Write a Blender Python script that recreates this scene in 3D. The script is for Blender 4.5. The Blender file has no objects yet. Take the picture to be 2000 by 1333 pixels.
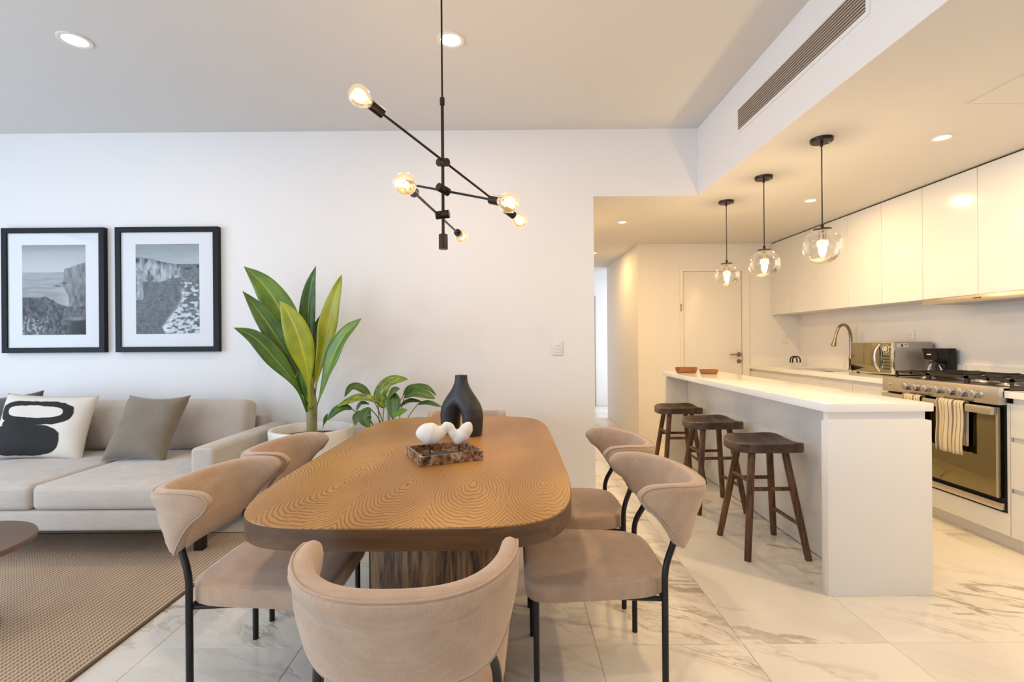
import bpy, bmesh, math, random
import numpy as np
from mathutils import Vector, Matrix

# ---------------------------------------------------------------- camera
scene = bpy.context.scene
COL = scene.collection
ROLL = 0.0078
H_CAM = 1.25
F_PX = 960.0
cam_d = bpy.data.cameras.new('camera')
cam_d.sensor_width = 36.0
cam_d.lens = F_PX / 2000.0 * 36.0
cam_d.clip_start = 0.05
cam = bpy.data.objects.new('camera', cam_d)
COL.objects.link(cam)
cam.location = (0, 0, H_CAM)
cam.rotation_euler = (math.pi / 2, ROLL, 0)
scene.camera = cam

# ---------------------------------------------------------------- world, daylight, exposure
world = bpy.data.worlds.new('world')
scene.world = world
world.use_nodes = True
wbg = world.node_tree.nodes['Background']
wbg.inputs['Color'].default_value = (0.72, 0.84, 1.0, 1)
wbg.inputs['Strength'].default_value = 0.8


def area_light(name, loc, rot, sx, sy, power, color):
    d = bpy.data.lights.new(name, 'AREA')
    d.shape = 'RECTANGLE'
    d.size = sx
    d.size_y = sy
    d.energy = power
    d.color = color
    o = bpy.data.objects.new(name, d)
    o.location = loc
    o.rotation_euler = rot
    COL.objects.link(o)
    return o


# daylight through the two big openings of the room (left wall and the wall behind the camera)
area_light('daylight_left', (-5.75, 0.2, 1.45), (0, -math.pi / 2, 0), 2.4, 4.6, 185, (0.64, 0.80, 1.0))
area_light('daylight_rear', (-3.2, -3.35, 1.45), (math.pi / 2, 0, 0), 3.2, 2.4, 66, (0.66, 0.81, 1.0))
area_light('daylight_hall', (2.75, 8.75, 1.4), (0, math.pi / 2, 0), 2.2, 1.2, 34, (0.80, 0.90, 1.0))

scene.view_settings.view_transform = 'Standard'
scene.view_settings.look = 'None'
scene.view_settings.gamma = 1.0
scene.view_settings.use_curve_mapping = False
scene.view_settings.exposure = 0.03
scene.cycles.max_bounces = 5
scene.cycles.diffuse_bounces = 4
scene.cycles.glossy_bounces = 3
scene.cycles.transmission_bounces = 3
scene.cycles.transparent_max_bounces = 8
scene.cycles.caustics_reflective = False
scene.cycles.caustics_refractive = False
# ---------------------------------------------------------------- helpers
def P(px, py, Y):
    """point of the room seen at a pixel of the 2000x1333 frame at distance Y"""
    u = (px - 1000.0) / F_PX
    v = (666.5 - py) / F_PX
    return Vector((Y * (u + v * ROLL), Y, H_CAM + Y * (v - u * ROLL)))


def setp(o, label=None, cat=None, group=None, kind=None):
    if label: o['label'] = label
    if cat: o['category'] = cat
    if group: o['group'] = group
    if kind: o['kind'] = kind
    return o


def thing(name, label, cat, loc=(0, 0, 0), rotz=0.0, group=None):
    o = bpy.data.objects.new(name, None)
    o.empty_display_size = 0.1
    o.location = loc
    o.rotation_euler = (0, 0, rotz)
    COL.objects.link(o)
    return setp(o, label, cat, group)


def base_of(o):
    v = Vector((0, 0, 0))
    while o is not None:
        v += o.location
        o = o.parent
    return v


def mesh_of(name, vf, mats, angle=40, uvs=None, smooth=True):
    v, f = vf
    me = bpy.data.meshes.new(name)
    me.from_pydata([tuple(p) for p in v], [], [tuple(q) for q in f])
    if not isinstance(mats, (list, tuple)):
        mats = [mats]
    for m in mats:
        me.materials.append(m)
    if uvs is not None:
        uvl = me.uv_layers.new(name='UVMap')
        li = np.zeros(len(me.loops), dtype=np.int32)
        me.loops.foreach_get('vertex_index', li)
        arr = np.asarray(uvs, dtype=np.float32)[li]
        uvl.data.foreach_set('uv', arr.ravel())
    me.update()
    if smooth:
        me.shade_smooth()
        if angle is not None and angle < 179:
            me.set_sharp_from_angle(angle=math.radians(angle))
    return me


def part(name, vf, mat, parent=None, local=False, angle=40, uvs=None, smooth=True, label=None):
    v, f = vf
    if parent is not None and not local:
        b = base_of(parent)
        v = [Vector(p) - b for p in v]
    me = mesh_of(name, (v, f), mat, angle, uvs, smooth)
    o = bpy.data.objects.new(name, me)
    COL.objects.link(o)
    if parent is not None:
        o.parent = parent
    if label: o['label'] = label
    return o


def solo(name, vf, mat, label, cat, group=None, origin=None, **kw):
    """a thing made of one mesh; its origin is put at its base"""
    v, f = vf
    if origin is None:
        a = np.array([tuple(p) for p in v])
        mn, mx = a.min(0), a.max(0)
        origin = ((mn[0] + mx[0]) / 2, (mn[1] + mx[1]) / 2, mn[2])
    og = Vector(origin)
    o = part(name, ([Vector(p) - og for p in v], f), mat, None, **kw)
    o.location = og
    return setp(o, label, cat, group)


def struct(name, vf, mat, parent=None, **kw):
    o = part(name, vf, mat, parent, **kw)
    if parent is None:
        o['kind'] = 'structure'
    return o


def copy_tree(o, parent=None):
    c = o.copy()
    COL.objects.link(c)
    if parent is not None:
        c.parent = parent
    for ch in list(o.children):
        copy_tree(ch, c)
    return c


# ---- shapes: every function gives (verts, faces)
def join(*vfs):
    V, F = [], []
    for v, f in vfs:
        n = len(V)
        V.extend([Vector(p) for p in v])
        F.extend([tuple(i + n for i in q) for q in f])
    return V, F


def xf(vf, M):
    return [M @ Vector(p) for p in vf[0]], vf[1]


def mv(vf, d):
    d = Vector(d)
    return [Vector(p) + d for p in vf[0]], vf[1]


def rz(vf, a, c=(0, 0, 0)):
    M = Matrix.Translation(Vector(c)) @ Matrix.Rotation(a, 4, 'Z') @ Matrix.Translation(-Vector(c))
    return xf(vf, M)


def box(x0, x1, y0, y1, z0, z1):
    v = [(x, y, z) for z in (z0, z1) for y in (y0, y1) for x in (x0, x1)]
    f = [(0, 2, 3, 1), (4, 5, 7, 6), (0, 1, 5, 4), (2, 6, 7, 3), (0, 4, 6, 2), (1, 3, 7, 5)]
    return [Vector(p) for p in v], f


def bm_vf(bm):
    bm.verts.index_update()
    r = [v.co.copy() for v in bm.verts], [tuple(v.index for v in f.verts) for f in bm.faces]
    bm.free()
    return r


def bbox(x0, x1, y0, y1, z0, z1, b=0.004, seg=2):
    v, f = box(x0, x1, y0, y1, z0, z1)
    bm = bmesh.new()
    vs = [bm.verts.new(p) for p in v]
    for q in f:
        bm.faces.new([vs[i] for i in q])
    bmesh.ops.bevel(bm, geom=list(bm.edges), offset=b, segments=seg, affect='EDGES', profile=0.5, clamp_overlap=True)
    return bm_vf(bm)


def bevel_prism(vf, b=0.004, seg=2, ang=30):
    bm = bmesh.new()
    vs = [bm.verts.new(p) for p in vf[0]]
    for q in vf[1]:
        bm.faces.new([vs[i] for i in q])
    bm.normal_update()
    ed = [e for e in bm.edges if len(e.link_faces) == 2 and e.calc_face_angle() > math.radians(ang)]
    bmesh.ops.bevel(bm, geom=ed, offset=b, segments=seg, affect='EDGES', profile=0.5, clamp_overlap=True)
    return bm_vf(bm)


def frame_of(t):
    t = Vector(t).normalized()
    up = Vector((0, 0, 1)) if abs(t.z) < 0.95 else Vector((1, 0, 0))
    a = t.cross(up).normalized()
    return a, t.cross(a).normalized()


def tube(path, r, n=10, caps=True):
    """swept round tube; r a number or one radius per point"""
    path = [Vector(p) for p in path]
    m = len(path)
    rs = r if isinstance(r, (list, tuple)) else [r] * m
    V, F = [], []
    a = None
    for i, p in enumerate(path):
        t = (path[min(i + 1, m - 1)] - path[max(i - 1, 0)]).normalized()
        if a is None:
            a, b = frame_of(t)
        else:
            a = (a - t * a.dot(t))
            a = a.normalized() if a.length > 1e-6 else frame_of(t)[0]
            b = t.cross(a).normalized()
        for k in range(n):
            th = 2 * math.pi * k / n
            V.append(p + (a * math.cos(th) + b * math.sin(th)) * rs[i])
    for i in range(m - 1):
        for k in range(n):
            k2 = (k + 1) % n
            F.append((i * n + k, (i + 1) * n + k, (i + 1) * n + k2, i * n + k2))
    if caps:
        F.append(tuple(range(n)))
        F.append(tuple(reversed(range((m - 1) * n, m * n))))
    return V, F


def cyl(p0, p1, r0, r1=None, n=16):
    return tube([p0, p1], [r0, r0 if r1 is None else r1], n)


def lathe(profile, n=32, c=(0, 0, 0)):
    """profile: (radius, z) list, closed at the axis when a radius is zero"""
    V, F = [], []
    c = Vector(c)
    rows = []
    for (r, z) in profile:
        if r < 1e-6:
            rows.append([len(V)])
            V.append(c + Vector((0, 0, z)))
        else:
            rows.append(list(range(len(V), len(V) + n)))
            for k in range(n):
                th = 2 * math.pi * k / n
                V.append(c + Vector((r * math.cos(th), r * math.sin(th), z)))
    for a, b in zip(rows[:-1], rows[1:]):
        for k in range(n):
            k2 = (k + 1) % n
            if len(a) == 1 and len(b) == 1:
                continue
            if len(a) == 1:
                F.append((a[0], b[k], b[k2]))
            elif len(b) == 1:
                F.append((a[k], b[0], a[k2]))
            else:
                F.append((a[k], b[k], b[k2], a[k2]))
    return V, F


def prism(outline, z0, z1):
    n = len(outline)
    V = [Vector((x, y, z0)) for x, y in outline] + [Vector((x, y, z1)) for x, y in outline]
    F = [tuple(reversed(range(n))), tuple(range(n, 2 * n))]
    for i in range(n):
        j = (i + 1) % n
        F.append((i, j, n + j, n + i))
    return V, F


def sphere(c, r, nu=24, nv=14, sc=(1, 1, 1)):
    prof = []
    for i in range(nv + 1):
        th = -math.pi / 2 + math.pi * i / nv
        rr = math.cos(th) * r
        prof.append((0.0 if i in (0, nv) else rr, math.sin(th) * r))
    v, f = lathe(prof, nu)
    return [Vector((p.x * sc[0], p.y * sc[1], p.z * sc[2])) + Vector(c) for p in v], f


def rounded(hx, hy, hz, r, nin=8, nc=4, disp=None):
    """rounded box centred at the origin with room for a displacement (cushions)"""
    def axis(h):
        rr = min(r, h * 0.999)
        a = [-h + rr * (1 - math.cos(math.pi / 2 * k / nc)) * 1.0 for k in range(nc)]
        mid = [-(h - rr) + 2 * (h - rr) * k / nin for k in range(nin + 1)]
        return a + mid + [-x for x in reversed(a)]
    ax, ay, az = axis(hx), axis(hy), axis(hz)
    idx, V, F = {}, [], []
    hs = (hx, hy, hz)

    def vert(p):
        key = tuple(round(c, 5) for c in p)
        if key in idx:
            return idx[key]
        q = []
        for c, h in zip(p, hs):
            rr = min(r, h * 0.999)
            q.append(max(-(h - rr), min(h - rr, c)))
        d = Vector([c - e for c, e in zip(p, q)])
        inner = Vector(q)
        if d.length > 1e-9:
            rr3 = Vector([min(r, h * 0.999) for h in hs])
            dn = d.normalized()
            w = inner + Vector((dn.x * rr3.x, dn.y * rr3.y, dn.z * rr3.z))
        else:
            w = inner
        if disp:
            w = w + Vector(disp(w))
        idx[key] = len(V)
        V.append(w)
        return idx[key]

    def face_grid(A, B, mk, flip):
        for i in range(len(A) - 1):
            for j in range(len(B) - 1):
                q = [mk(A[i], B[j]), mk(A[i + 1], B[j]), mk(A[i + 1], B[j + 1]), mk(A[i], B[j + 1])]
                ids = [vert(p) for p in q]
                if flip:
                    ids.reverse()
                if len(set(ids)) >= 3:
                    out = []
                    for t in ids:
                        if t not in out:
                            out.append(t)
                    F.append(tuple(out))
    face_grid(ax, ay, lambda a, b: (a, b, hz), False)
    face_grid(ax, ay, lambda a, b: (a, b, -hz), True)
    face_grid(ax, az, lambda a, b: (a, -hy, b), False)
    face_grid(ax, az, lambda a, b: (a, hy, b), True)
    face_grid(ay, az, lambda a, b: (hx, a, b), False)
    face_grid(ay, az, lambda a, b: (-hx, a, b), True)
    return V, F


def catmull(pts, k=6, closed=False):
    pts = [Vector(p) for p in pts]
    n = len(pts)
    out = []
    rng = range(n if closed else n - 1)
    for i in rng:
        if closed:
            p0, p1, p2, p3 = pts[(i - 1) % n], pts[i], pts[(i + 1) % n], pts[(i + 2) % n]
        else:
            p0, p1, p2, p3 = pts[max(i - 1, 0)], pts[i], pts[i + 1], pts[min(i + 2, n - 1)]
        for j in range(k):
            t = j / k
            out.append(0.5 * ((2 * p1) + (p2 - p0) * t + (2 * p0 - 5 * p1 + 4 * p2 - p3) * t * t +
                              (3 * p1 - p0 - 3 * p2 + p3) * t ** 3))
    if not closed:
        out.append(pts[-1])
    return out


def fillet(path, r, k=5):
    """round the inner corners of a polyline"""
    path = [Vector(p) for p in path]
    out = [path[0]]
    for i in range(1, len(path) - 1):
        a, b, c = path[i - 1], path[i], path[i + 1]
        d0, d1 = (a - b), (c - b)
        rr = min(r, d0.length * 0.49, d1.length * 0.49)
        s, e = b + d0.normalized() * rr, b + d1.normalized() * rr
        for j in range(k + 1):
            t = j / k
            out.append((1 - t) ** 2 * s + 2 * t * (1 - t) * b + t * t * e)
    out.append(path[-1])
    return out


def sdf_mesh(fn, lo, hi, step):
    """surface nets over a signed distance function given on numpy arrays"""
    ax = [np.arange(lo[i] - step, hi[i] + 2 * step, step) for i in range(3)]
    X, Y, Z = np.meshgrid(*ax, indexing='ij')
    D = fn(X, Y, Z)
    nx, ny, nz = D.shape
    corners = [(i, j, k) for i in (0, 1) for j in (0, 1) for k in (0, 1)]
    cs = [D[i:nx - 1 + i, j:ny - 1 + j, k:nz - 1 + k] for i, j, k in corners]
    sg = [c < 0 for c in cs]
    cnt = sum(s.astype(int) for s in sg)
    act = (cnt > 0) & (cnt < 8)
    acc = np.zeros(D[:-1, :-1, :-1].shape + (3,))
    num = np.zeros(D[:-1, :-1, :-1].shape)
    for a in range(8):
        for b in range(a + 1, 8):
            d = [abs(corners[a][q] - corners[b][q]) for q in range(3)]
            if sum(d) != 1:
                continue
            cross = sg[a] != sg[b]
            den = np.where(cross, cs[a] - cs[b], 1.0)
            t = np.where(cross, cs[a] / den, 0)
            for q in range(3):
                acc[..., q] += np.where(cross, corners[a][q] + t * (corners[b][q] - corners[a][q]), 0)
            num += cross
    num = np.maximum(num, 1)
    ids = -np.ones(act.shape, dtype=int)
    w = np.argwhere(act)
    ids[act] = np.arange(len(w))
    pos = acc[act] / num[act][:, None]
    V = np.array(lo)[None, :] - step + (w + pos) * step
    F = []
    S = D < 0
    for axq in range(3):
        sl0 = [slice(1, -1)] * 3
        sl1 = [slice(1, -1)] * 3
        sl0[axq] = slice(0, -1)
        sl1[axq] = slice(1, None)
        A, B = S[tuple(sl0)], S[tuple(sl1)]
        ch = np.argwhere(A != B)
        o1, o2 = [(1, 2), (2, 0), (0, 1)][axq]
        for c in ch:
            g = c.copy()
            for q in range(3):
                if q != axq:
                    g[q] += 1
            def cell(d1, d2):
                h = g.copy()
                h[o1] -= d1
                h[o2] -= d2
                return ids[h[0], h[1], h[2]]
            q4 = [cell(1, 1), cell(0, 1), cell(0, 0), cell(1, 0)]
            if min(q4) < 0:
                continue
            if not S[g[0], g[1], g[2]]:
                q4.reverse()
            F.append(tuple(int(z) for z in q4))
    return [Vector(p) for p in V], F


def capsule_sdf(X, Y, Z, a, b, ra, rb):
    a, b = np.array(a, float), np.array(b, float)
    d = b - a
    L2 = float((d * d).sum())
    t = np.clip(((X - a[0]) * d[0] + (Y - a[1]) * d[1] + (Z - a[2]) * d[2]) / L2, 0, 1)
    return np.sqrt((X - a[0] - t * d[0]) ** 2 + (Y - a[1] - t * d[1]) ** 2 + (Z - a[2] - t * d[2]) ** 2) - (ra + (rb - ra) * t)


def smin(a, b, k):
    h = np.clip(0.5 + 0.5 * (b - a) / k, 0, 1)
    return b + (a - b) * h - k * h * (1 - h)


# ---------------------------------------------------------------- node materials
class S:
    """a node socket with arithmetic"""
    def __init__(self, nt, sock):
        self.nt, self.s = nt, sock

    def _m(self, op, *args):
        n = self.nt.nodes.new('ShaderNodeMath')
        n.operation = op
        for i, a in enumerate(args):
            if isinstance(a, S):
                self.nt.links.new(a.s, n.inputs[i])
            else:
                n.inputs[i].default_value = float(a)
        return S(self.nt, n.outputs[0])

    def __add__(self, o): return self._m('ADD', self, o)
    def __radd__(self, o): return self._m('ADD', o, self)
    def __sub__(self, o): return self._m('SUBTRACT', self, o)
    def __rsub__(self, o): return self._m('SUBTRACT', o, self)
    def __mul__(self, o): return self._m('MULTIPLY', self, o)
    def __rmul__(self, o): return self._m('MULTIPLY', o, self)
    def __truediv__(self, o): return self._m('DIVIDE', self, o)
    def __neg__(self): return self._m('MULTIPLY', self, -1)
    def abs(self): return self._m('ABSOLUTE', self)
    def sin(self): return self._m('SINE', self)
    def sqrt(self): return self._m('SQRT', self)
    def pow(self, o): return self._m('POWER', self, o)
    def lt(self, o): return self._m('LESS_THAN', self, o)
    def gt(self, o): return self._m('GREATER_THAN', self, o)
    def max(self, o): return self._m('MAXIMUM', self, o)
    def min(self, o): return self._m('MINIMUM', self, o)
    def fract(self): return self._m('FRACT', self)
    def floor(self): return self._m('FLOOR', self)
    def pingpong(self, o): return self._m('PINGPONG', self, o)

    def smooth(self, a, b):
        n = self.nt.nodes.new('ShaderNodeMapRange')
        n.interpolation_type = 'SMOOTHSTEP'
        self.nt.links.new(self.s, n.inputs['Value'])
        n.inputs['From Min'].default_value = a
        n.inputs['From Max'].default_value = b
        return S(self.nt, n.outputs[0])


class Mat:
    def __init__(self, name, base=(0.8, 0.8, 0.8), rough=0.5, metal=0.0, **kw):
        self.m = bpy.data.materials.new(name)
        self.m.use_nodes = True
        self.nt = self.m.node_tree
        self.p = self.nt.nodes['Principled BSDF']
        self.set('Base Color', base)
        self.set('Roughness', rough)
        self.set('Metallic', metal)
        for k, v in kw.items():
            self.set(k.replace('_', ' '), v)

    def set(self, key, v):
        i = self.p.inputs[key]
        if isinstance(v, S):
            self.nt.links.new(v.s, i)
        elif isinstance(v, (tuple, list)) and len(v) == 3 and i.type == 'RGBA':
            i.default_value = (*v, 1)
        else:
            i.default_value = v
        return self

    def coord(self, kind='Object'):
        n = self.nt.nodes.new('ShaderNodeTexCoord')
        return S(self.nt, n.outputs[kind])

    def mapping(self, vec, loc=(0, 0, 0), rot=(0, 0, 0), scale=(1, 1, 1)):
        n = self.nt.nodes.new('ShaderNodeMapping')
        self.nt.links.new(vec.s, n.inputs['Vector'])
        if isinstance(loc, S):
            self.nt.links.new(loc.s, n.inputs['Location'])
        else:
            n.inputs['Location'].default_value = loc
        n.inputs['Rotation'].default_value = rot
        n.inputs['Scale'].default_value = scale
        return S(self.nt, n.outputs[0])

    def sep(self, vec):
        n = self.nt.nodes.new('ShaderNodeSeparateXYZ')
        self.nt.links.new(vec.s, n.inputs[0])
        return [S(self.nt, o) for o in n.outputs]

    def comb(self, x, y, z):
        n = self.nt.nodes.new('ShaderNodeCombineXYZ')
        for i, a in enumerate((x, y, z)):
            if isinstance(a, S):
                self.nt.links.new(a.s, n.inputs[i])
            else:
                n.inputs[i].default_value = a
        return S(self.nt, n.outputs[0])

    def noise(self, vec, scale=5, detail=3, rough=0.5, dist=0.0, col=False):
        n = self.nt.nodes.new('ShaderNodeTexNoise')
        self.nt.links.new(vec.s, n.inputs['Vector'])
        n.inputs['Scale'].default_value = scale
        n.inputs['Detail'].default_value = detail
        n.inputs['Roughness'].default_value = rough
        n.inputs['Distortion'].default_value = dist
        return S(self.nt, n.outputs['Color' if col else 'Fac'])

    def voro(self, vec, scale=5, feature='F1', out='Distance'):
        n = self.nt.nodes.new('ShaderNodeTexVoronoi')
        n.feature = feature
        self.nt.links.new(vec.s, n.inputs['Vector'])
        n.inputs['Scale'].default_value = scale
        return S(self.nt, n.outputs[out])

    def rand(self):
        n = self.nt.nodes.new('ShaderNodeObjectInfo')
        return S(self.nt, n.outputs['Random'])

    def attr(self, name):
        n = self.nt.nodes.new('ShaderNodeAttribute')
        n.attribute_name = name
        return S(self.nt, n.outputs['Color'])

    def mix(self, fac, a, b):
        n = self.nt.nodes.new('ShaderNodeMix')
        n.data_type = 'RGBA'
        if isinstance(fac, S):
            self.nt.links.new(fac.s, n.inputs[0])
        else:
            n.inputs[0].default_value = fac
        for i, c in ((6, a), (7, b)):
            if isinstance(c, S):
                self.nt.links.new(c.s, n.inputs[i])
            else:
                n.inputs[i].default_value = (*c, 1)
        return S(self.nt, n.outputs[2])

    def ramp(self, fac, stops):
        n = self.nt.nodes.new('ShaderNodeValToRGB')
        self.nt.links.new(fac.s, n.inputs[0])
        e = n.color_ramp.elements
        while len(e) < len(stops):
            e.new(0.5)
        for el, (p, c) in zip(e, stops):
            el.position = p
            el.color = (*c, 1)
        return S(self.nt, n.outputs[0])

    def bump(self, h, strength=0.3, dist=0.01):
        n = self.nt.nodes.new('ShaderNodeBump')
        self.nt.links.new(h.s, n.inputs['Height'])
        n.inputs['Strength'].default_value = strength
        n.inputs['Distance'].default_value = dist
        self.nt.links.new(n.outputs[0], self.p.inputs['Normal'])
        return self


def simple(name, base, rough=0.5, metal=0.0, grain=0.0, gscale=40, bump=0.0, **kw):
    m = Mat(name, base, rough, metal, **kw)
    if grain or bump:
        n = m.noise(m.coord(), gscale, 3)
        if grain:
            d = tuple(c * (1 - grain) for c in base)
            l = tuple(min(1, c * (1 + grain)) for c in base)
            m.set('Base Color', m.mix(n, d, l))
        if bump:
            m.bump(n, bump, 0.003)
    return m.m


def thin_glass(name, tint=(1, 1, 1), gloss=0.9, rough=0.02, edge=0.75, emit=None):
    """thin clear shell: see-through face on, reflecting at the rim"""
    m = bpy.data.materials.new(name)
    m.use_nodes = True
    nt = m.node_tree
    nt.nodes.remove(nt.nodes['Principled BSDF'])
    out = nt.nodes['Material Output']
    tr = nt.nodes.new('ShaderNodeBsdfTransparent')
    tr.inputs[0].default_value = (*tint, 1)
    gl = nt.nodes.new('ShaderNodeBsdfGlossy')
    gl.inputs['Roughness'].default_value = rough
    gl.inputs['Color'].default_value = (gloss, gloss, gloss, 1)
    fr = nt.nodes.new('ShaderNodeFresnel')
    fr.inputs['IOR'].default_value = 1.5
    mu = nt.nodes.new('ShaderNodeMath')
    mu.operation = 'MULTIPLY'
    mu.inputs[1].default_value = edge
    nt.links.new(fr.outputs[0], mu.inputs[0])
    mx = nt.nodes.new('ShaderNodeMixShader')
    nt.links.new(mu.outputs[0], mx.inputs[0])
    nt.links.new(tr.outputs[0], mx.inputs[1])
    nt.links.new(gl.outputs[0], mx.inputs[2])
    last = mx.outputs[0]
    if emit:
        em = nt.nodes.new('ShaderNodeEmission')
        em.inputs[0].default_value = (*emit[0], 1)
        em.inputs[1].default_value = emit[1]
        ad = nt.nodes.new('ShaderNodeAddShader')
        nt.links.new(last, ad.inputs[0])
        nt.links.new(em.outputs[0], ad.inputs[1])
        last = ad.outputs[0]
    nt.links.new(last, out.inputs['Surface'])
    return m


def glow(name, color, strength):
    m = Mat(name, (0.9, 0.9, 0.9), 0.5)
    m.set('Emission Color', color)
    m.set('Emission Strength', strength)
    return m.m


M = {}
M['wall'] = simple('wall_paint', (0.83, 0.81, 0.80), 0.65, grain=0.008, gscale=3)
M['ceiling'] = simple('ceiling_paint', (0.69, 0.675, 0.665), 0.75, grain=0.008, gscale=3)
M['grout'] = simple('grout', (0.60, 0.56, 0.49), 0.8)
M['gloss_white'] = simple('gloss_white_lacquer', (0.76, 0.76, 0.755), 0.14)
M['matt_white'] = simple('satin_white_lacquer', (0.82, 0.80, 0.775), 0.28)
M['quartz'] = simple('white_quartz', (0.88, 0.87, 0.845), 0.12, grain=0.02, gscale=300)
M['gap'] = simple('dark_gap', (0.02, 0.018, 0.015), 0.7)
M['black_metal'] = simple('black_powder_coat', (0.012, 0.011, 0.011), 0.38, 0.3)
M['bronze'] = simple('dark_bronze_metal', (0.035, 0.027, 0.022), 0.35, 0.8)
M['steel'] = simple('brushed_steel', (0.62, 0.58, 0.52), 0.28, 1.0, grain=0.05, gscale=120)
M['steel_bright'] = simple('polished_steel', (0.78, 0.78, 0.78), 0.16, 1.0)
M['knob'] = simple('satin_chrome', (0.52, 0.52, 0.55), 0.24, 1.0)
M['nickel'] = simple('brushed_nickel', (0.36, 0.30, 0.23), 0.28, 1.0)
M['iron'] = simple('cast_iron', (0.025, 0.021, 0.018), 0.55, bump=0.2, gscale=400)
M['hob'] = simple('dark_enamel_hob', (0.07, 0.06, 0.05), 0.3, 0.6)
M['black_plastic'] = simple('black_plastic', (0.008, 0.008, 0.009), 0.3, Specular_IOR_Level=0.3)
M['plastic_white'] = simple('white_plastic', (0.80, 0.78, 0.74), 0.35)
M['oven_glass'] = simple('smoked_mirror_glass', (0.26, 0.225, 0.125), 0.06, 1.0)
M['mw_glass'] = simple('bronze_mirror_glass', (0.33, 0.29, 0.19), 0.07, 1.0)
M['mw_side'] = simple('grey_painted_steel', (0.40, 0.385, 0.36), 0.4, 0.6)
M['sticker'] = simple('paper_sticker', (0.62, 0.6, 0.56), 0.5)
M['dark_print'] = simple('dark_print', (0.05, 0.05, 0.05), 0.5)
M['soil'] = simple('potting_soil', (0.06, 0.04, 0.028), 0.9, grain=0.5, gscale=90, bump=0.8)
M['pot'] = simple('cream_glazed_pot', (0.84, 0.80, 0.72), 0.42, grain=0.03, gscale=9)
M['terracotta'] = simple('brown_nursery_pot', (0.22, 0.12, 0.07), 0.6)
M['black_ceramic'] = simple('matt_black_ceramic', (0.022, 0.022, 0.025), 0.52, bump=0.12, gscale=300)
M['stone_white'] = simple('white_carved_stone', (0.80, 0.77, 0.72), 0.45, grain=0.06, gscale=30, bump=0.06)
M['bowl_wood'] = simple('acacia_wood', (0.27, 0.105, 0.035), 0.4, grain=0.35, gscale=12)
M['frame_black'] = simple('black_picture_frame', (0.010, 0.011, 0.013), 0.5, Specular_IOR_Level=0.2)
M['mat_board'] = simple('white_mat_board', (0.80, 0.82, 0.85), 0.7)
M['coffee_wood'] = simple('dark_walnut_veneer', (0.16, 0.095, 0.065), 0.38, grain=0.18, gscale=7)
M['globe_glass'] = thin_glass('clear_globe_glass', (0.985, 0.98, 0.965), 0.95, 0.02, 0.6)
M['bulb_glass'] = thin_glass('amber_bulb_glass', (1.0, 0.93, 0.80), 0.9, 0.03, 0.6, ((1.0, 0.66, 0.26), 0.24))
M['carafe_glass'] = thin_glass('carafe_glass', (0.8, 0.78, 0.74), 0.9, 0.02, 1.0)
M['filament'] = glow('bulb_filament', (1.0, 0.66, 0.28), 22)
M['led_warm'] = glow('led_diffuser_warm', (1.0, 0.88, 0.66), 9)
M['led_white'] = glow('led_diffuser_white', (1.0, 0.95, 0.86), 12)


def marble():
    m = Mat('marble_porcelain', (0.8, 0.78, 0.74), 0.27)
    r = m.rand()
    off = m.comb(r * 37.0, (r * 91.0), r * 13.0)
    c = m.mapping(m.coord(), (0, 0, 0), (0, 0, math.radians(34)))
    c = m.mapping(c, off, (0, 0, 0), (0.62, 1.8, 1.0))
    warp = m.noise(c, 1.6, 5, 0.6)
    x, y, z = m.sep(c)
    c2 = m.comb(x + warp * 0.55, y + warp * 0.9, z)
    n1 = m.noise(c2, 1.1, 7, 0.58, 0.5)
    vein = 1.0 - (n1 - 0.5).abs().smooth(0.0, 0.020)
    pres = m.noise(c, 0.9, 2).smooth(0.38, 0.62)
    n2 = m.noise(c2, 2.7, 6, 0.62, 0.3)
    vein2 = 1.0 - (n2 - 0.5).abs().smooth(0.0, 0.035)
    cloud = m.noise(c2, 0.8, 5, 0.6).smooth(0.50, 0.90)
    base = m.mix(cloud, (0.83, 0.785, 0.71), (0.60, 0.545, 0.455))
    base = m.mix((vein2 * pres) * 0.42, base, (0.44, 0.39, 0.33))
    base = m.mix((vein * pres) * 0.75, base, (0.33, 0.28, 0.22))
    m.set('Base Color', base)
    return m.m


M['marble'] = marble()


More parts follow.
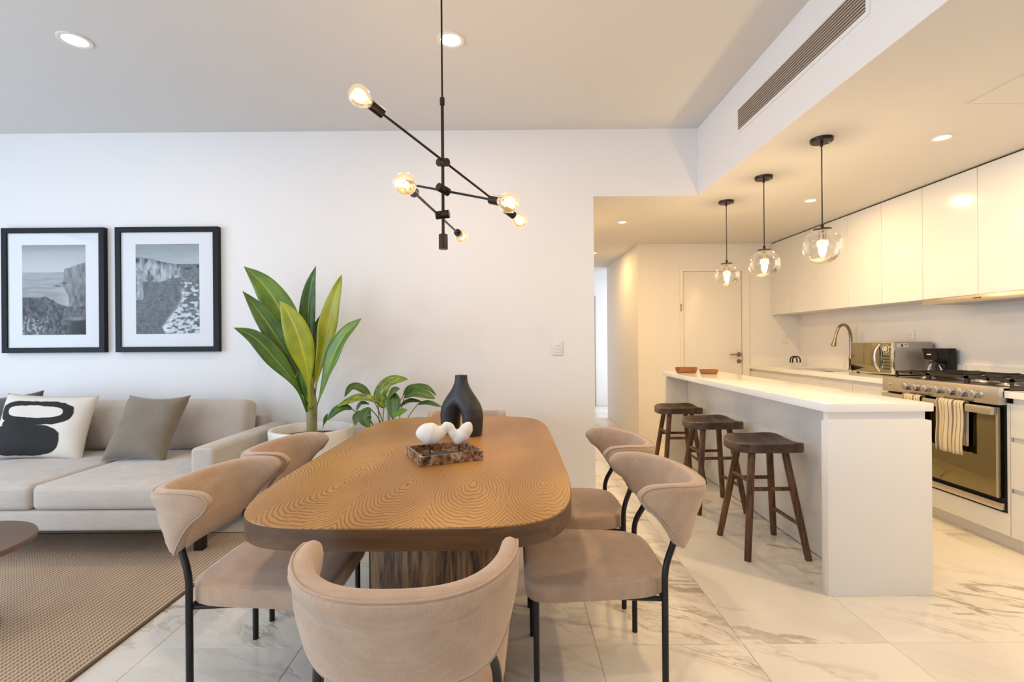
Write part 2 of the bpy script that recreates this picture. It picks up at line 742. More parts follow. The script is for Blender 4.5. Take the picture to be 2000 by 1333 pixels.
def table_wood():
    m = Mat('bookmatched_ash_veneer', (0.4, 0.22, 0.09), 0.42, Specular_IOR_Level=0.35)
    c = m.coord()
    x, y, z = m.sep(c)
    wob = m.noise(m.mapping(c, scale=(2.2, 1.2, 1)), 3.0, 3, 0.55)
    wob3 = m.noise(m.mapping(c, scale=(1, 0.5, 1)), 34.0, 2)
    wob2 = m.noise(m.mapping(c, scale=(1.4, 0.7, 1)), 1.6, 2)
    dx = (x + 0.05 + (wob - 0.5) * 0.03).pingpong(0.12)
    # flame rows: the leaves are matched end to end, so the hearts repeat along the table
    sy = ((y + 0.575 + 0.56) / 1.12).fract() * 1.12 - 0.56
    sh = dx * 0.75 * (1.0 - (sy / 0.56) * (sy / 0.56)) + sy
    e = ((dx * dx) * 8.0 + sh * sh * 0.9 + 0.0004).sqrt()
    ph = e.pow(1.18) * 42.0 + (wob - 0.5) * 3.4 + (wob2 - 0.5) * 5.0 + (wob3 - 0.5) * 0.9
    ring = (ph * 6.283).sin() * 0.5 + 0.5
    line = ring.smooth(0.50, 1.0) * (0.55 + m.noise(c, 7.0, 2) * 0.8)
    fine = m.noise(m.mapping(c, scale=(60, 5, 1)), 6.0, 3)
    tone = m.noise(m.mapping(c, scale=(2.0, 0.8, 1)), 1.5, 2)
    light = m.mix(tone.smooth(0.3, 0.7), (0.36, 0.175, 0.046), (0.53, 0.275, 0.075))
    col = m.mix(line * 0.60, light, (0.135, 0.055, 0.011))
    col = m.mix((fine.smooth(0.5, 0.75)) * 0.22, col, (0.16, 0.08, 0.03))
    m.set('Base Color', col)
    return m.m


def straight_wood(name, dark, light, axis=2, scale=22.0, rough=0.45, amt=1.0):
    m = Mat(name, light, rough)
    c = m.coord()
    sc = [1.0, 1.0, 1.0]
    sc[axis] = 0.07
    cc = m.mapping(c, scale=tuple(sc))
    n = m.noise(cc, scale, 4, 0.6, 0.6)
    n2 = m.noise(cc, scale * 4, 3)
    f = n.smooth(0.35, 0.65) * 0.75 + n2.smooth(0.4, 0.7) * 0.25
    m.set('Base Color', m.mix(f * amt, dark, light))
    return m.m


M['table_top'] = table_wood()
M['table_edge'] = straight_wood('stained_table_edge', (0.075, 0.034, 0.013), (0.150, 0.075, 0.030), 0, 14, 0.40)
M['table_base'] = straight_wood('grooved_ash_pedestal', (0.040, 0.017, 0.006), (0.33, 0.175, 0.070), 2, 48, 0.5)
M['stool_wood'] = straight_wood('aged_dark_walnut', (0.055, 0.024, 0.009), (0.21, 0.10, 0.036), 2, 26, 0.5)
M['stool_seat'] = straight_wood('dark_seat_wood', (0.036, 0.020, 0.012), (0.125, 0.07, 0.042), 1, 26, 0.4)


def fabric(name, a, b, thread=900.0, mott=18.0, rough=0.9, bump=0.25, slub=None, sheen=0.3):
    m = Mat(name, a, rough)
    c = m.coord()
    n = m.noise(c, mott, 3)
    x, y, z = m.sep(c)
    w = ((x * thread).sin() + (y * thread).sin() + (z * thread).sin()) / 6.0 + 0.5
    f = n * 0.55 + w * 0.25
    if slub:
        s = m.noise(m.mapping(c, scale=slub), 26, 4, 0.65)
        f = f * 0.5 + s * 0.6
    grain = m.noise(c, 420, 2)
    f = f + (grain - 0.5) * 0.5
    m.set('Base Color', m.mix(f.smooth(0.1, 0.9), a, b))
    m.set('Sheen Weight', sheen)
    m.set('Sheen Roughness', 0.5)
    m.bump(w * 0.5 + grain, bump, 0.0015)
    return m.m


M['chair_fabric'] = fabric('taupe_chair_fabric', (0.41, 0.28, 0.19), (0.56, 0.40, 0.285))
M['piping'] = fabric('taupe_piping', (0.43, 0.295, 0.205), (0.52, 0.37, 0.27), bump=0.1)
M['sofa_fabric'] = fabric('greige_slub_linen', (0.43, 0.375, 0.325), (0.63, 0.565, 0.50), 700, 8, slub=(0.6, 0.6, 9.0))
M['pillow_brown'] = fabric('olive_brown_cotton', (0.17, 0.135, 0.10), (0.255, 0.205, 0.155), 800, 9)
M['pillow_dark'] = fabric('charcoal_brown_cotton', (0.085, 0.07, 0.055), (0.13, 0.105, 0.085), 800, 9)


def printed_pillow():
    m = Mat('printed_cushion_cotton', (0.7, 0.64, 0.56), 0.85)
    u = m.coord('UV')
    x, y, z = m.sep(u)
    n = m.noise(u, 7, 2)
    wx = x + (n - 0.5) * 0.03
    wy = y + (n - 0.5) * 0.05

    def blob(cx, cy, a, b, p):
        return (((wx - cx) / a).abs().pow(p) + ((wy - cy) / b).abs().pow(p)).smooth(1.06, 0.96)
    ring = blob(0.455, 0.70, 0.405, 0.188, 2.8)
    hole = blob(0.452, 0.715, 0.300, 0.094, 3.0)
    low = blob(0.385, 0.272, 0.40, 0.245, 2.7)
    link = blob(0.24, 0.515, 0.13, 0.06, 2.2)
    k = (ring * (1.0 - hole)).max(low).max(link)
    weave = m.noise(m.coord(), 300, 2)
    cream = m.mix(weave, (0.66, 0.60, 0.52), (0.80, 0.75, 0.67))
    ink = m.mix(weave, (0.007, 0.0065, 0.006), (0.018, 0.017, 0.016))
    m.set('Base Color', m.mix(k, cream, ink))
    m.bump(weave, 0.2, 0.001)
    return m.m


M['pillow_print'] = printed_pillow()


def rug_mat():
    m = Mat('woven_jute', (0.3, 0.2, 0.12), 0.9)
    c = m.coord()
    x, y, z = m.sep(c)
    cw, rw = 0.0228, 0.0150
    colf = (x / cw).fract()
    par = (x / cw).floor()
    rib = (colf - 0.5).abs()
    inrib = rib.smooth(0.20, 0.32)                      # 0 inside the raised rib, 1 in the twisted weft between
    yy = y / rw + par * 0.5
    knot = ((yy.fract() - 0.5).abs()).smooth(0.16, 0.36)
    tw = ((y / rw * 2.0 + colf * 2.0).fract() - 0.5).abs() * 2.0
    n = m.noise(m.mapping(c, scale=(1, 1, 1)), 5, 3)
    n2 = m.noise(c, 260, 2)
    lightc = m.mix(n, (0.58, 0.42, 0.28), (0.74, 0.57, 0.41))
    lightc = m.mix((tw * 0.35) * (1.0 - inrib), lightc, (0.33, 0.22, 0.135))
    dark = m.mix(n2, (0.14, 0.082, 0.045), (0.26, 0.165, 0.10))
    f = inrib * (0.35 + knot * 0.65)
    m.set('Base Color', m.mix(f, lightc, dark))
    m.bump(1.0 - f + n2 * 0.3, 0.6, 0.004)
    return m.m


M['rug'] = rug_mat()
M['rug_edge'] = simple('rug_binding', (0.16, 0.10, 0.06), 0.9, grain=0.2, gscale=300)


def leaf_mat(name, dark, light, rib, pat=0.0):
    m = Mat(name, dark, 0.36)
    u = m.coord('UV')
    x, y, z = m.sep(u)
    d = (x - 0.5).abs()
    vein = (((y * 46.0 + d * 16.0).fract() - 0.5).abs()).smooth(0.0, 0.45)
    n = m.noise(m.coord(), 9, 3)
    col = m.mix(n.smooth(0.3, 0.7), dark, light)
    col = m.mix(vein * 0.18, col, dark)
    if pat:
        v = m.noise(m.mapping(u, scale=(6, 3, 1)), 2.4, 2).smooth(0.52, 0.56)
        col = m.mix(v * pat, col, (0.42, 0.46, 0.055))
    col = m.mix(1.0 - d.smooth(0.012, 0.05), col, rib)
    m.set('Base Color', col)
    return m.m


M['leaf_dark'] = leaf_mat('leaf_dark_green', (0.030, 0.085, 0.006), (0.075, 0.165, 0.010), (0.20, 0.30, 0.03))
M['leaf_mid'] = leaf_mat('leaf_mid_green', (0.080, 0.165, 0.006), (0.155, 0.255, 0.010), (0.30, 0.40, 0.04))
M['leaf_lime'] = leaf_mat('leaf_lime_green', (0.235, 0.29, 0.006), (0.40, 0.40, 0.010), (0.52, 0.48, 0.04))
M['leaf_small'] = leaf_mat('leaf_small_green', (0.028, 0.078, 0.010), (0.075, 0.155, 0.018), (0.14, 0.24, 0.03))
M['leaf_var'] = leaf_mat('leaf_variegated', (0.05, 0.12, 0.008), (0.12, 0.20, 0.010), (0.34, 0.40, 0.04), 0.85)
M['stem'] = simple('plant_stem', (0.12, 0.15, 0.035), 0.5, grain=0.3, gscale=20)
M['trunk'] = simple('plant_trunk', (0.26, 0.24, 0.10), 0.6, grain=0.35, gscale=25)


def emperador():
    m = Mat('emperador_marble', (0.1, 0.06, 0.04), 0.22)
    c = m.coord()
    w = m.noise(c, 14, 4, col=True)
    cc = m.mapping(c, scale=(1, 1, 1.3))
    v = m.voro(cc, 46, 'DISTANCE_TO_EDGE')
    n = m.noise(c, 30, 5, 0.65, 1.0)
    col = m.ramp(n, [(0.30, (0.022, 0.012, 0.007)), (0.43, (0.085, 0.040, 0.019)), (0.52, (0.24, 0.13, 0.07)), (0.66, (0.50, 0.37, 0.25))])
    col = m.mix((1.0 - v.smooth(0.0, 0.06)) * 0.35, col, (0.45, 0.34, 0.24))
    m.set('Base Color', col)
    return m.m


M['tray'] = emperador()


def towel_mat():
    m = Mat('striped_linen_towel', (0.7, 0.62, 0.45), 0.9)
    u = m.coord('UV')
    x, y, z = m.sep(u)
    def band(c, w):
        return (x - c).abs().lt(w)
    k1 = band(0.06, 0.035).max(band(0.64, 0.05))
    k2 = band(0.20, 0.012).max(band(0.33, 0.012)).max(band(0.46, 0.014)).max(band(0.79, 0.012)).max(band(0.90, 0.010))
    n = m.noise(m.coord(), 260, 2)
    base = m.mix(n, (0.62, 0.53, 0.37), (0.76, 0.67, 0.50))
    col = m.mix(k1, base, (0.20, 0.17, 0.15))
    col = m.mix(k2 * 0.85, col, (0.16, 0.13, 0.11))
    m.set('Base Color', col)
    m.bump(n, 0.2, 0.001)
    return m.m


M['towel'] = towel_mat()


def print_mat(name):
    m = Mat(name, (0.5, 0.5, 0.5), 0.8, Specular_IOR_Level=0.1)
    m.set('Base Color', m.attr('print'))
    return m.m


M['print'] = print_mat('photo_print')
M['photo_glass'] = thin_glass('picture_glass', (0.99, 0.99, 0.99), 0.3, 0.05, 0.06)
# ---------------------------------------------------------------- the room shell
Z_CEIL, Z_LOW = 2.965, 2.42
YW = 3.99            # living-room wall behind the sofa
XB = 1.52            # face of the bulkhead
XR = 3.52            # kitchen wall with the cabinets
YK = 6.0             # kitchen end wall with the door
X_L, Y_R = -5.55, -3.15
Y_HALL = 9.4

floor = struct('floor', box(X_L - 0.1, 4.4, Y_R - 0.1, Y_HALL + 0.1, -0.12, -0.0025), M['grout'], smooth=False)
tile_me = mesh_of('tile', bevel_prism(box(-0.3005, 0.3005, -0.6002, 0.6002, -0.012, 0.0), 0.0012, 1), M['marble'], smooth=False)
TX0, TY0 = 0.334, 2.015
for i in range(-10, 7):
    for j in range(-5, 7):
        x, y = TX0 + 0.603 * (i + 0.5), TY0 + 1.2025 * (j + 0.5)
        if x < X_L - 0.2 or x > 3.9 or y < Y_R - 0.5 or y > Y_HALL + 0.3:
            continue
        if y > 6.3 and not (0.2 < x < 2.6):
            continue
        if y > 4.7 and x < 0.3:
            continue
        t = bpy.data.objects.new('tile', tile_me)
        COL.objects.link(t)
        t.parent = floor
        t.location = (x, y, 0)

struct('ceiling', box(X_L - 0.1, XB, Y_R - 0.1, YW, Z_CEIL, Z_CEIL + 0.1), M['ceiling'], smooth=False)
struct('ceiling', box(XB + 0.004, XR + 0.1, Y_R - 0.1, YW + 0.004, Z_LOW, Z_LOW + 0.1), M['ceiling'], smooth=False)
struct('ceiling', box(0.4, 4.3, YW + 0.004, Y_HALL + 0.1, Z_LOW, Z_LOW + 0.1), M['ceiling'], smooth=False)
struct('wall_bulkhead', box(XB, XB + 0.004, Y_R, YW, Z_LOW, Z_CEIL + 0.1), M['wall'], smooth=False)
struct('wall_back', join(box(X_L - 0.1, 0.67, YW, YW + 0.14, 0, Z_CEIL + 0.1),
                         box(0.67, XB + 0.004, YW, YW + 0.004, Z_LOW, Z_CEIL + 0.1)), M['wall'], smooth=False)
struct('wall_right', box(XR, XR + 0.12, Y_R, YK, 0, Z_LOW), M['wall'], smooth=False)
struct('wall_kitchen', join(box(1.54, 2.065, YK, YK + 0.14, 0, Z_LOW), box(2.835, XR + 0.12, YK, YK + 0.14, 0, Z_LOW),
                            box(2.065, 2.835, YK, YK + 0.14, 2.085, Z_LOW)), M['wall'], smooth=False)
struct('wall_hall_right', box(1.54, 1.68, YK + 0.14, 7.95, 0, Z_LOW), M['wall'], smooth=False)
struct('wall_hall_left', box(0.46, 0.60, YW + 0.14, Y_HALL, 0, Z_LOW), M['wall'], smooth=False)
struct('wall_hall_end', join(box(0.46, 0.80, Y_HALL, Y_HALL + 0.12, 0, Z_LOW), box(1.60, 4.2, Y_HALL, Y_HALL + 0.12, 0, Z_LOW),
                             box(0.80, 1.60, Y_HALL, Y_HALL + 0.12, 2.1, Z_LOW)), M['wall'], smooth=False)
struct('wall_side_room', join(box(1.68, 4.2, 7.80, 7.95, 0, Z_LOW), box(4.1, 4.2, 7.95, Y_HALL, 0, Z_LOW)), M['wall'], smooth=False)
# wall on the left and behind the camera, each with a wide glazed opening for the daylight
struct('wall_left', join(box(X_L - 0.12, X_L, Y_R, -2.3, 0, Z_CEIL), box(X_L - 0.12, X_L, 2.6, YW, 0, Z_CEIL),
                         box(X_L - 0.12, X_L, -2.3, 2.6, 2.68, Z_CEIL)), M['wall'], smooth=False)
struct('wall_rear', join(box(X_L, -4.7, Y_R - 0.12, Y_R, 0, Z_CEIL), box(-1.5, XR, Y_R - 0.12, Y_R, 0, Z_CEIL),
                         box(-4.7, -1.5, Y_R - 0.12, Y_R, 2.68, Z_CEIL)), M['wall'], smooth=False)


def sliding_frame(name, a, b, fixed, axis):
    bars = []
    n = 3
    for k in range(n + 1):
        p = a + (b - a) * k / n
        bars.append((p - 0.025, p + 0.025, 0.0, 2.68))
    out = []
    for p0, p1, z0, z1 in bars + [(a, b, 0, 0.05), (a, b, 2.63, 2.68)]:
        out.append(box(p0, p1, fixed - 0.03, fixed + 0.03, z0, z1) if axis == 'x' else box(fixed - 0.03, fixed + 0.03, p0, p1, z0, z1))
    w = struct(name, join(*out), M['black_metal'], smooth=False)
    return w


sliding_frame('window_1', -2.3, 2.6, X_L - 0.06, 'y')
sliding_frame('window_2', -4.7, -1.5, Y_R - 0.06, 'x')

# kitchen end door
d1 = setp(thing('door_1', None, None, (2.45, YK, 0)), kind='structure')
part('door_leaf', bbox(2.092, 2.808, YK + 0.012, YK + 0.05, 0.008, 2.082, 0.002), M['matt_white'], d1)
fr = 0.042
part('door_frame', join(box(2.05, 2.088, YK - 0.014, YK + 0.12, 0, 2.125), box(2.812, 2.895, YK - 0.014, YK + 0.12, 0, 2.125),
                        box(2.088, 2.812, YK - 0.014, YK + 0.12, 2.086, 2.125)), M['matt_white'], d1, smooth=False)
hx, hz_ = 2.772, 1.065
hd = part('door_handle', join(cyl((hx, YK + 0.012, hz_), (hx, YK - 0.002, hz_), 0.026, n=20),
                              cyl((hx, YK, hz_), (hx, YK - 0.045, hz_), 0.010, n=12),
                              tube(fillet([(hx + 0.004, YK - 0.045, hz_), (hx - 0.06, YK - 0.047, hz_), (hx - 0.125, YK - 0.040, hz_)], 0.02), 0.0095, 10)),
          M['nickel'], d1, label='brushed nickel lever handle')
part('door_lock', join(cyl((hx, YK + 0.012, hz_ - 0.083), (hx, YK - 0.002, hz_ - 0.083), 0.025, n=20),
                       box(hx - 0.004, hx + 0.004, YK - 0.004, YK, hz_ - 0.095, hz_ - 0.071)), M['nickel'], d1)
for hz2 in (0.25, 1.64):
    part('hinge', cyl((2.062, YK - 0.018, hz2 - 0.045), (2.062, YK - 0.018, hz2 + 0.045), 0.008, n=10), M['nickel'], d1)
# door at the far end of the hall
d2 = setp(thing('door_2', None, None, (1.2, Y_HALL, 0)), kind='structure')
part('door_leaf', bbox(0.84, 1.56, Y_HALL + 0.02, Y_HALL + 0.06, 0.008, 2.06, 0.002), M['matt_white'], d2)
part('door_frame', join(box(0.80, 0.84, Y_HALL - 0.012, Y_HALL + 0.12, 0, 2.1), box(1.56, 1.60, Y_HALL - 0.012, Y_HALL + 0.12, 0, 2.1),
                        box(0.84, 1.56, Y_HALL - 0.012, Y_HALL + 0.12, 2.06, 2.1)), M['mw_side'], d2, smooth=False)
part('door_handle', tube(fillet([(1.50, Y_HALL + 0.02, 1.05), (1.50, Y_HALL - 0.03, 1.05), (1.39, Y_HALL - 0.03, 1.05)], 0.015), 0.009, 8), M['nickel'], d2)

# shallow seam of the ceiling hatch over the kitchen
hatch = thing('access_panel', 'white square access panel flush in the kitchen ceiling', 'access panel', (2.58, 2.16, Z_LOW))
part('panel', bbox(2.285, 2.88, 1.86, 2.451, Z_LOW - 0.004, Z_LOW - 0.0005, 0.0015, 1), M['ceiling'], hatch)
part('panel_frame', join(box(2.275, 2.282, 1.85, 2.461, Z_LOW - 0.003, Z_LOW - 0.0003), box(2.883, 2.89, 1.85, 2.461, Z_LOW - 0.003, Z_LOW - 0.0003),
                   box(2.282, 2.883, 2.454, 2.461, Z_LOW - 0.003, Z_LOW - 0.0003), box(2.282, 2.883, 1.85, 1.857, Z_LOW - 0.003, Z_LOW - 0.0003)),
     M['ceiling'], hatch, smooth=False)

# ---------------------------------------------------------------- air-conditioning grille on the bulkhead
gy0, gy1, gz0, gz1 = 2.09, 3.265, 2.640, 2.775
vent = thing('air_vent', 'long linear air-conditioning grille set in the white bulkhead', 'air vent', (XB, (gy0 + gy1) / 2, gz0))
part('slat_gap_shade', box(XB - 0.003, XB - 0.0005, gy0, gy1, gz0, gz1), M['gap'], vent, smooth=False)  # dark sheet painted as the shade between the slats
e = 0.022
part('frame', join(box(XB - 0.006, XB - 0.0004, gy0 - e, gy1 + e, gz0 - e, gz0), box(XB - 0.006, XB - 0.0004, gy0 - e, gy1 + e, gz1, gz1 + e),
                   box(XB - 0.006, XB - 0.0004, gy0 - e, gy0, gz0, gz1), box(XB - 0.006, XB - 0.0004, gy1, gy1 + e, gz0, gz1)), M['wall'], vent, smooth=False)
M['vent_slat'] = simple('grey_beige_aluminium', (0.44, 0.37, 0.30), 0.45, 0.2)
ns = 9
for k in range(ns):
    zc = gz0 + (gz1 - gz0) * (k + 0.5) / ns
    part('slat', box(XB - 0.010, XB - 0.003, gy0, gy1, zc - 0.0040, zc + 0.0040), M['vent_slat'], vent, smooth=False)


# ---------------------------------------------------------------- recessed downlights
def disc_light(loc, power, color, r, parent):
    d = bpy.data.lights.new('downlight_beam', 'AREA')
    d.shape = 'DISK'
    d.size = 2 * r
    d.energy = power
    d.color = color
    o = bpy.data.objects.new('downlight_beam', d)
    COL.objects.link(o)
    o.parent = parent
    o.location = Vector(loc) - parent.location
    return o


def downlight(x, y, z, r, power, color, mat, label, group, deg=120):
    t = thing('ceiling_light', label, 'ceiling light', (x, y, z), 0, group)
    part('trim_ring', lathe([(r * 0.70, 0.004), (r * 0.72, -0.004), (r * 0.86, -0.008), (r, -0.005), (r, 0.0)], 32), M['plastic_white'], t, local=True)
    part('diffuser', lathe([(0, -0.0025), (r * 0.71, -0.0025), (r * 0.71, 0.001)], 32), mat, t, local=True)
    disc_light((x, y, z - 0.014), power, color, r * 0.7, t)
    return t


WARM = (1.0, 0.65, 0.27)
SOFT = (1.0, 0.72, 0.40)
NEUT = (1.0, 0.82, 0.62)
gl = 'recessed ceiling downlights in the living room'
downlight(-2.447, 2.766, Z_CEIL, 0.082, 5.0, NEUT, M['led_white'], 'round recessed downlight in the ceiling above the sofa', gl)
downlight(-0.335, 2.79, Z_CEIL, 0.078, 7.5, NEUT, M['led_white'], 'round recessed downlight beside the black chandelier rod', gl)
downlight(-2.447, 0.45, Z_CEIL, 0.080, 4, NEUT, M['led_white'], 'added unseen downlight above the near edge of the rug', gl)  # added lamp out of view, warms the sides that face the camera
downlight(-0.335, 0.45, Z_CEIL, 0.080, 15, NEUT, M['led_white'], 'added unseen downlight above the near end of the dining area', gl)  # also added out of view, stronger, to warm the table and island fronts
gk = 'small recessed kitchen spotlights'
downlight(2.516, 2.865, Z_LOW, 0.050, 8.5, SOFT, M['led_warm'], 'small recessed spotlight in the kitchen ceiling, nearest the camera', gk)
downlight(2.53, 4.15, Z_LOW, 0.050, 12, WARM, M['led_warm'], 'small recessed spotlight behind the nearest glass pendant', gk)
downlight(2.516, 1.58, Z_LOW, 0.050, 23, SOFT, M['led_warm'], 'small recessed spotlight beside the ceiling access panel', gk)
downlight(1.10, 4.86, Z_LOW, 0.050, 15, WARM, M['led_warm'], 'small recessed spotlight at the entrance of the hall', gk)
downlight(1.10, 6.56, Z_LOW, 0.050, 8, WARM, M['led_warm'], 'small recessed spotlight deep in the hall ceiling', gk)

# ---------------------------------------------------------------- switch and sockets
sw = thing('light_switch', 'white light switch plate with three rockers on the dining wall', 'light switch', (0.37, YW, 1.19))
part('plate', bbox(-0.042, 0.042, -0.010, 0.0, -0.058, 0.058, 0.003), M['plastic_white'], sw, local=True)
for k in (-1, 0, 1):
    part('rocker', bbox(-0.021, 0.021, -0.015, -0.008, k * 0.024 - 0.0105, k * 0.024 + 0.0105, 0.002), M['plastic_white'], sw, local=True)
so = thing('power_outlet', 'white wall socket in the kitchen corner above the worktop', 'outlet', (3.33, YK, 1.25))
part('plate', bbox(-0.04, 0.04, -0.008, 0, -0.062, 0.062, 0.003), M['plastic_white'], so, local=True)
for k in (-1, 1):
    part('receptacle', bbox(-0.017, 0.017, -0.0105, -0.007, k * 0.027 - 0.016, k * 0.027 + 0.016, 0.002), M['plastic_white'], so, local=True)
so2 = thing('power_outlet', 'white wall socket just above the microwave', 'outlet', (XR, 4.33, 1.255))
part('plate', bbox(-0.008, 0, -0.04, 0.04, -0.062, 0.062, 0.003), M['plastic_white'], so2, local=True)
for k in (-1, 1):
    part('receptacle', bbox(-0.0105, -0.007, -0.017, 0.017, k * 0.027 - 0.016, k * 0.027 + 0.016, 0.002), M['plastic_white'], so2, local=True)
# ---------------------------------------------------------------- rug and sofa group
rug_root = thing('rug', 'woven beige and brown jute rug under the sofa and coffee table', 'rug', (-3.2, 1.6, 0))
RX0, RX1, RY0, RY1 = -4.9, -1.64, 0.35, 3.226
part('weave', box(RX0 + 0.012, RX1 - 0.012, RY0 + 0.012, RY1 - 0.012, 0.0005, 0.010), M['rug'], rug_root, smooth=False)
part('binding', join(box(RX1 - 0.014, RX1, RY0, RY1, 0.0005, 0.0105), box(RX0, RX0 + 0.014, RY0, RY1, 0.0005, 0.0105),
                     box(RX0, RX1, RY0, RY0 + 0.014, 0.0005, 0.0105), box(RX0, RX1, RY1 - 0.014, RY1, 0.0005, 0.0105)), M['rug_edge'], rug_root, smooth=False)

SX0, SX1 = -4.62, -1.81
sofa = thing('sofa', 'low greige linen sofa standing on the jute rug', 'sofa', ((SX0 + SX1) / 2, 3.35, 0))
FB = M['sofa_fabric']
part('base', mv(rounded((SX1 - SX0) / 2, 0.585, 0.058, 0.018, 4, 3), ((SX0 + SX1) / 2, 3.345, 0.256)), FB, sofa)


def arm_disp(w):
    return (0, 0, 0.008 * (1 - min(1, abs(w.x) / 0.07) ** 2) if w.z > 0.1 else 0)


for ax0 in (SX1 - 0.142, SX0):
    part('armrest', mv(rounded(0.071, 0.487, 0.175, 0.022, 5, 4, arm_disp), (ax0 + 0.071, 3.458, 0.438)), FB, sofa)
part('backboard', mv(rounded((SX1 - SX0) / 2 - 0.14, 0.07, 0.19, 0.025, 4, 3), ((SX0 + SX1) / 2, 3.885, 0.50)), FB, sofa)


def seat_disp(hx, hy):
    def d(w):
        c = max(0, 1 - (w.x / hx) ** 2) * max(0, 1 - (w.y / hy) ** 2)
        wr = 0.0025 * math.sin(w.x * 31 + w.y * 9) * max(0, 1 - abs(w.x / hx)) if w.z > 0.03 else 0
        side = 0.010 * max(0, 1 - (w.z / 0.075) ** 2)
        return (0, -side * (1 if w.y < -hy * 0.8 else 0) * max(0, 1 - (w.x / hx) ** 4), (0.018 * c if w.z > 0.02 else 0) + wr * c)
    return d


for cx0, cx1 in ((-2.705, SX1 - 0.004), (-3.605, -2.712), (SX0 + 0.004, -3.612)):
    hx, hy = (cx1 - cx0) / 2, 0.53
    part('seat_cushion', mv(rounded(hx, hy, 0.070, 0.030, 14, 4, seat_disp(hx, hy)), ((cx0 + cx1) / 2, 3.285, 0.387)), FB, sofa)


def back_disp(hx, hz):
    def d(w):
        c = max(0, 1 - (w.x / hx) ** 2) * max(0, 1 - (w.z / hz) ** 2)
        return (0, -0.045 * c if w.y < 0 else 0.01 * c, 0.012 * math.cos(w.x / hx * 1.4) - 0.004 if w.z > hz * 0.7 else 0)
    return d


for cx0, cx1 in ((-2.735, -1.965), (-3.60, -2.745), (SX0 + 0.15, -3.61)):
    hx, hz = (cx1 - cx0) / 2, 0.182
    v = rounded(hx, 0.085, hz, 0.055, 12, 4, back_disp(hx, hz))
    Mx = Matrix.Translation(((cx0 + cx1) / 2, 3.71, 0.640)) @ Matrix.Rotation(math.radians(-9), 4, 'X')
    part('back_cushion', xf(v, Mx), FB, sofa)
for lx in (SX1 - 0.075, SX0 + 0.06):
    for ly in (2.96, 3.80):
        part('leg', bbox(lx - 0.026, lx + 0.026, ly - 0.026, ly + 0.026, 0.011, 0.20, 0.003), M['black_metal'], sofa)


# ---- scatter cushions
def pillow(w, h, t, n=28, ear=0.05, wr=0.006, seed=1):
    rnd = random.Random(seed)
    ph = [rnd.uniform(0, 6.28) for _ in range(6)]
    V, F, UV = [], [], []
    ids = {}
    for side in (1, -1):
        for i in range(n + 1):
            for j in range(n + 1):
                u, v = -1 + 2 * i / n, -1 + 2 * j / n
                edge = i in (0, n) or j in (0, n)
                if side == -1 and edge:
                    ids[(side, i, j)] = ids[(1, i, j)]
                    continue
                x = w / 2 * u * (1 - ear * (1 - v * v) * abs(u))
                y = h / 2 * v * (1 - ear * (1 - u * u) * abs(v))
                th = t / 2 * ((1 - u ** 4) * (1 - v ** 4)) ** 0.55
                th += wr * math.sin(5 * u + ph[0] + 3 * v) * (1 - u * u) * (1 - v * v)
                th += wr * 0.8 * math.sin(9 * v + ph[1] - 4 * u) * (u * u) * (1 - u ** 4) * (1 - v * v)
                ids[(side, i, j)] = len(V)
                V.append(Vector((x, side * th * -1, y)))
                UV.append((0.5 + u / 2, 0.5 + v / 2))
    for side in (1, -1):
        for i in range(n):
            for j in range(n):
                q = [ids[(side, i, j)], ids[(side, i + 1, j)], ids[(side, i + 1, j + 1)], ids[(side, i, j + 1)]]
                if side == -1:
                    q.reverse()
                F.append(tuple(q))
    return V, F, UV


def put_pillow(name, w, h, t, mat, loc, lean, yaw, tilt, label, seed=1, ear=0.05, slump=0.0):
    V, F, UV = pillow(w, h, t, seed=seed, ear=ear)
    V = [Vector((p.x + slump * (p.z / h + 0.5), p.y, p.z)) for p in V]
    Mx = Matrix.Rotation(yaw, 4, 'Z') @ Matrix.Rotation(lean, 4, 'X') @ Matrix.Rotation(tilt, 4, 'Y')
    V = [Mx @ (p + Vector((0, 0, h / 2))) for p in V]
    o = part(name, (V, F), mat, None, uvs=UV, angle=179)
    o.location = loc
    return setp(o, label, 'cushion', 'scatter cushions on the sofa')


put_pillow('throw_pillow', 0.46, 0.46, 0.15, M['pillow_brown'], (-2.545, 3.29, 0.462), math.radians(-22), math.radians(-5), 0.0,
           'plain olive-brown square cushion propped in the middle of the sofa', 3, 0.12, 0.055)
put_pillow('throw_pillow', 0.62, 0.455, 0.15, M['pillow_print'], (-3.26, 3.35, 0.462), math.radians(-17), math.radians(4), 0.045,
           'cream lumbar cushion printed with bold black ovals', 5, 0.07)
put_pillow('throw_pillow', 0.46, 0.46, 0.13, M['pillow_dark'], (-3.60, 3.50, 0.440), math.radians(-8), math.radians(14), -0.10,
           'dark brown cushion peeking out behind the printed cushion', 8, 0.10)

# ---- coffee table
ct = thing('coffee_table', 'round dark walnut coffee table on the rug at the left edge', 'coffee table', (-2.445, 2.05, 0.0105))
part('table_top', lathe([(0, 0.363), (0.325, 0.363), (0.332, 0.368), (0.334, 0.380), (0.331, 0.3885), (0.325, 0.390), (0, 0.390)], 64), M['coffee_wood'], ct, local=True)
part('pedestal', lathe([(0, 0.012), (0.075, 0.012), (0.07, 0.03), (0.055, 0.12), (0.055, 0.30), (0.09, 0.362), (0, 0.362)], 32), M['coffee_wood'], ct, local=True)
part('foot', lathe([(0, 0), (0.20, 0), (0.20, 0.010), (0.19, 0.014), (0, 0.016)], 48), M['coffee_wood'], ct, local=True)


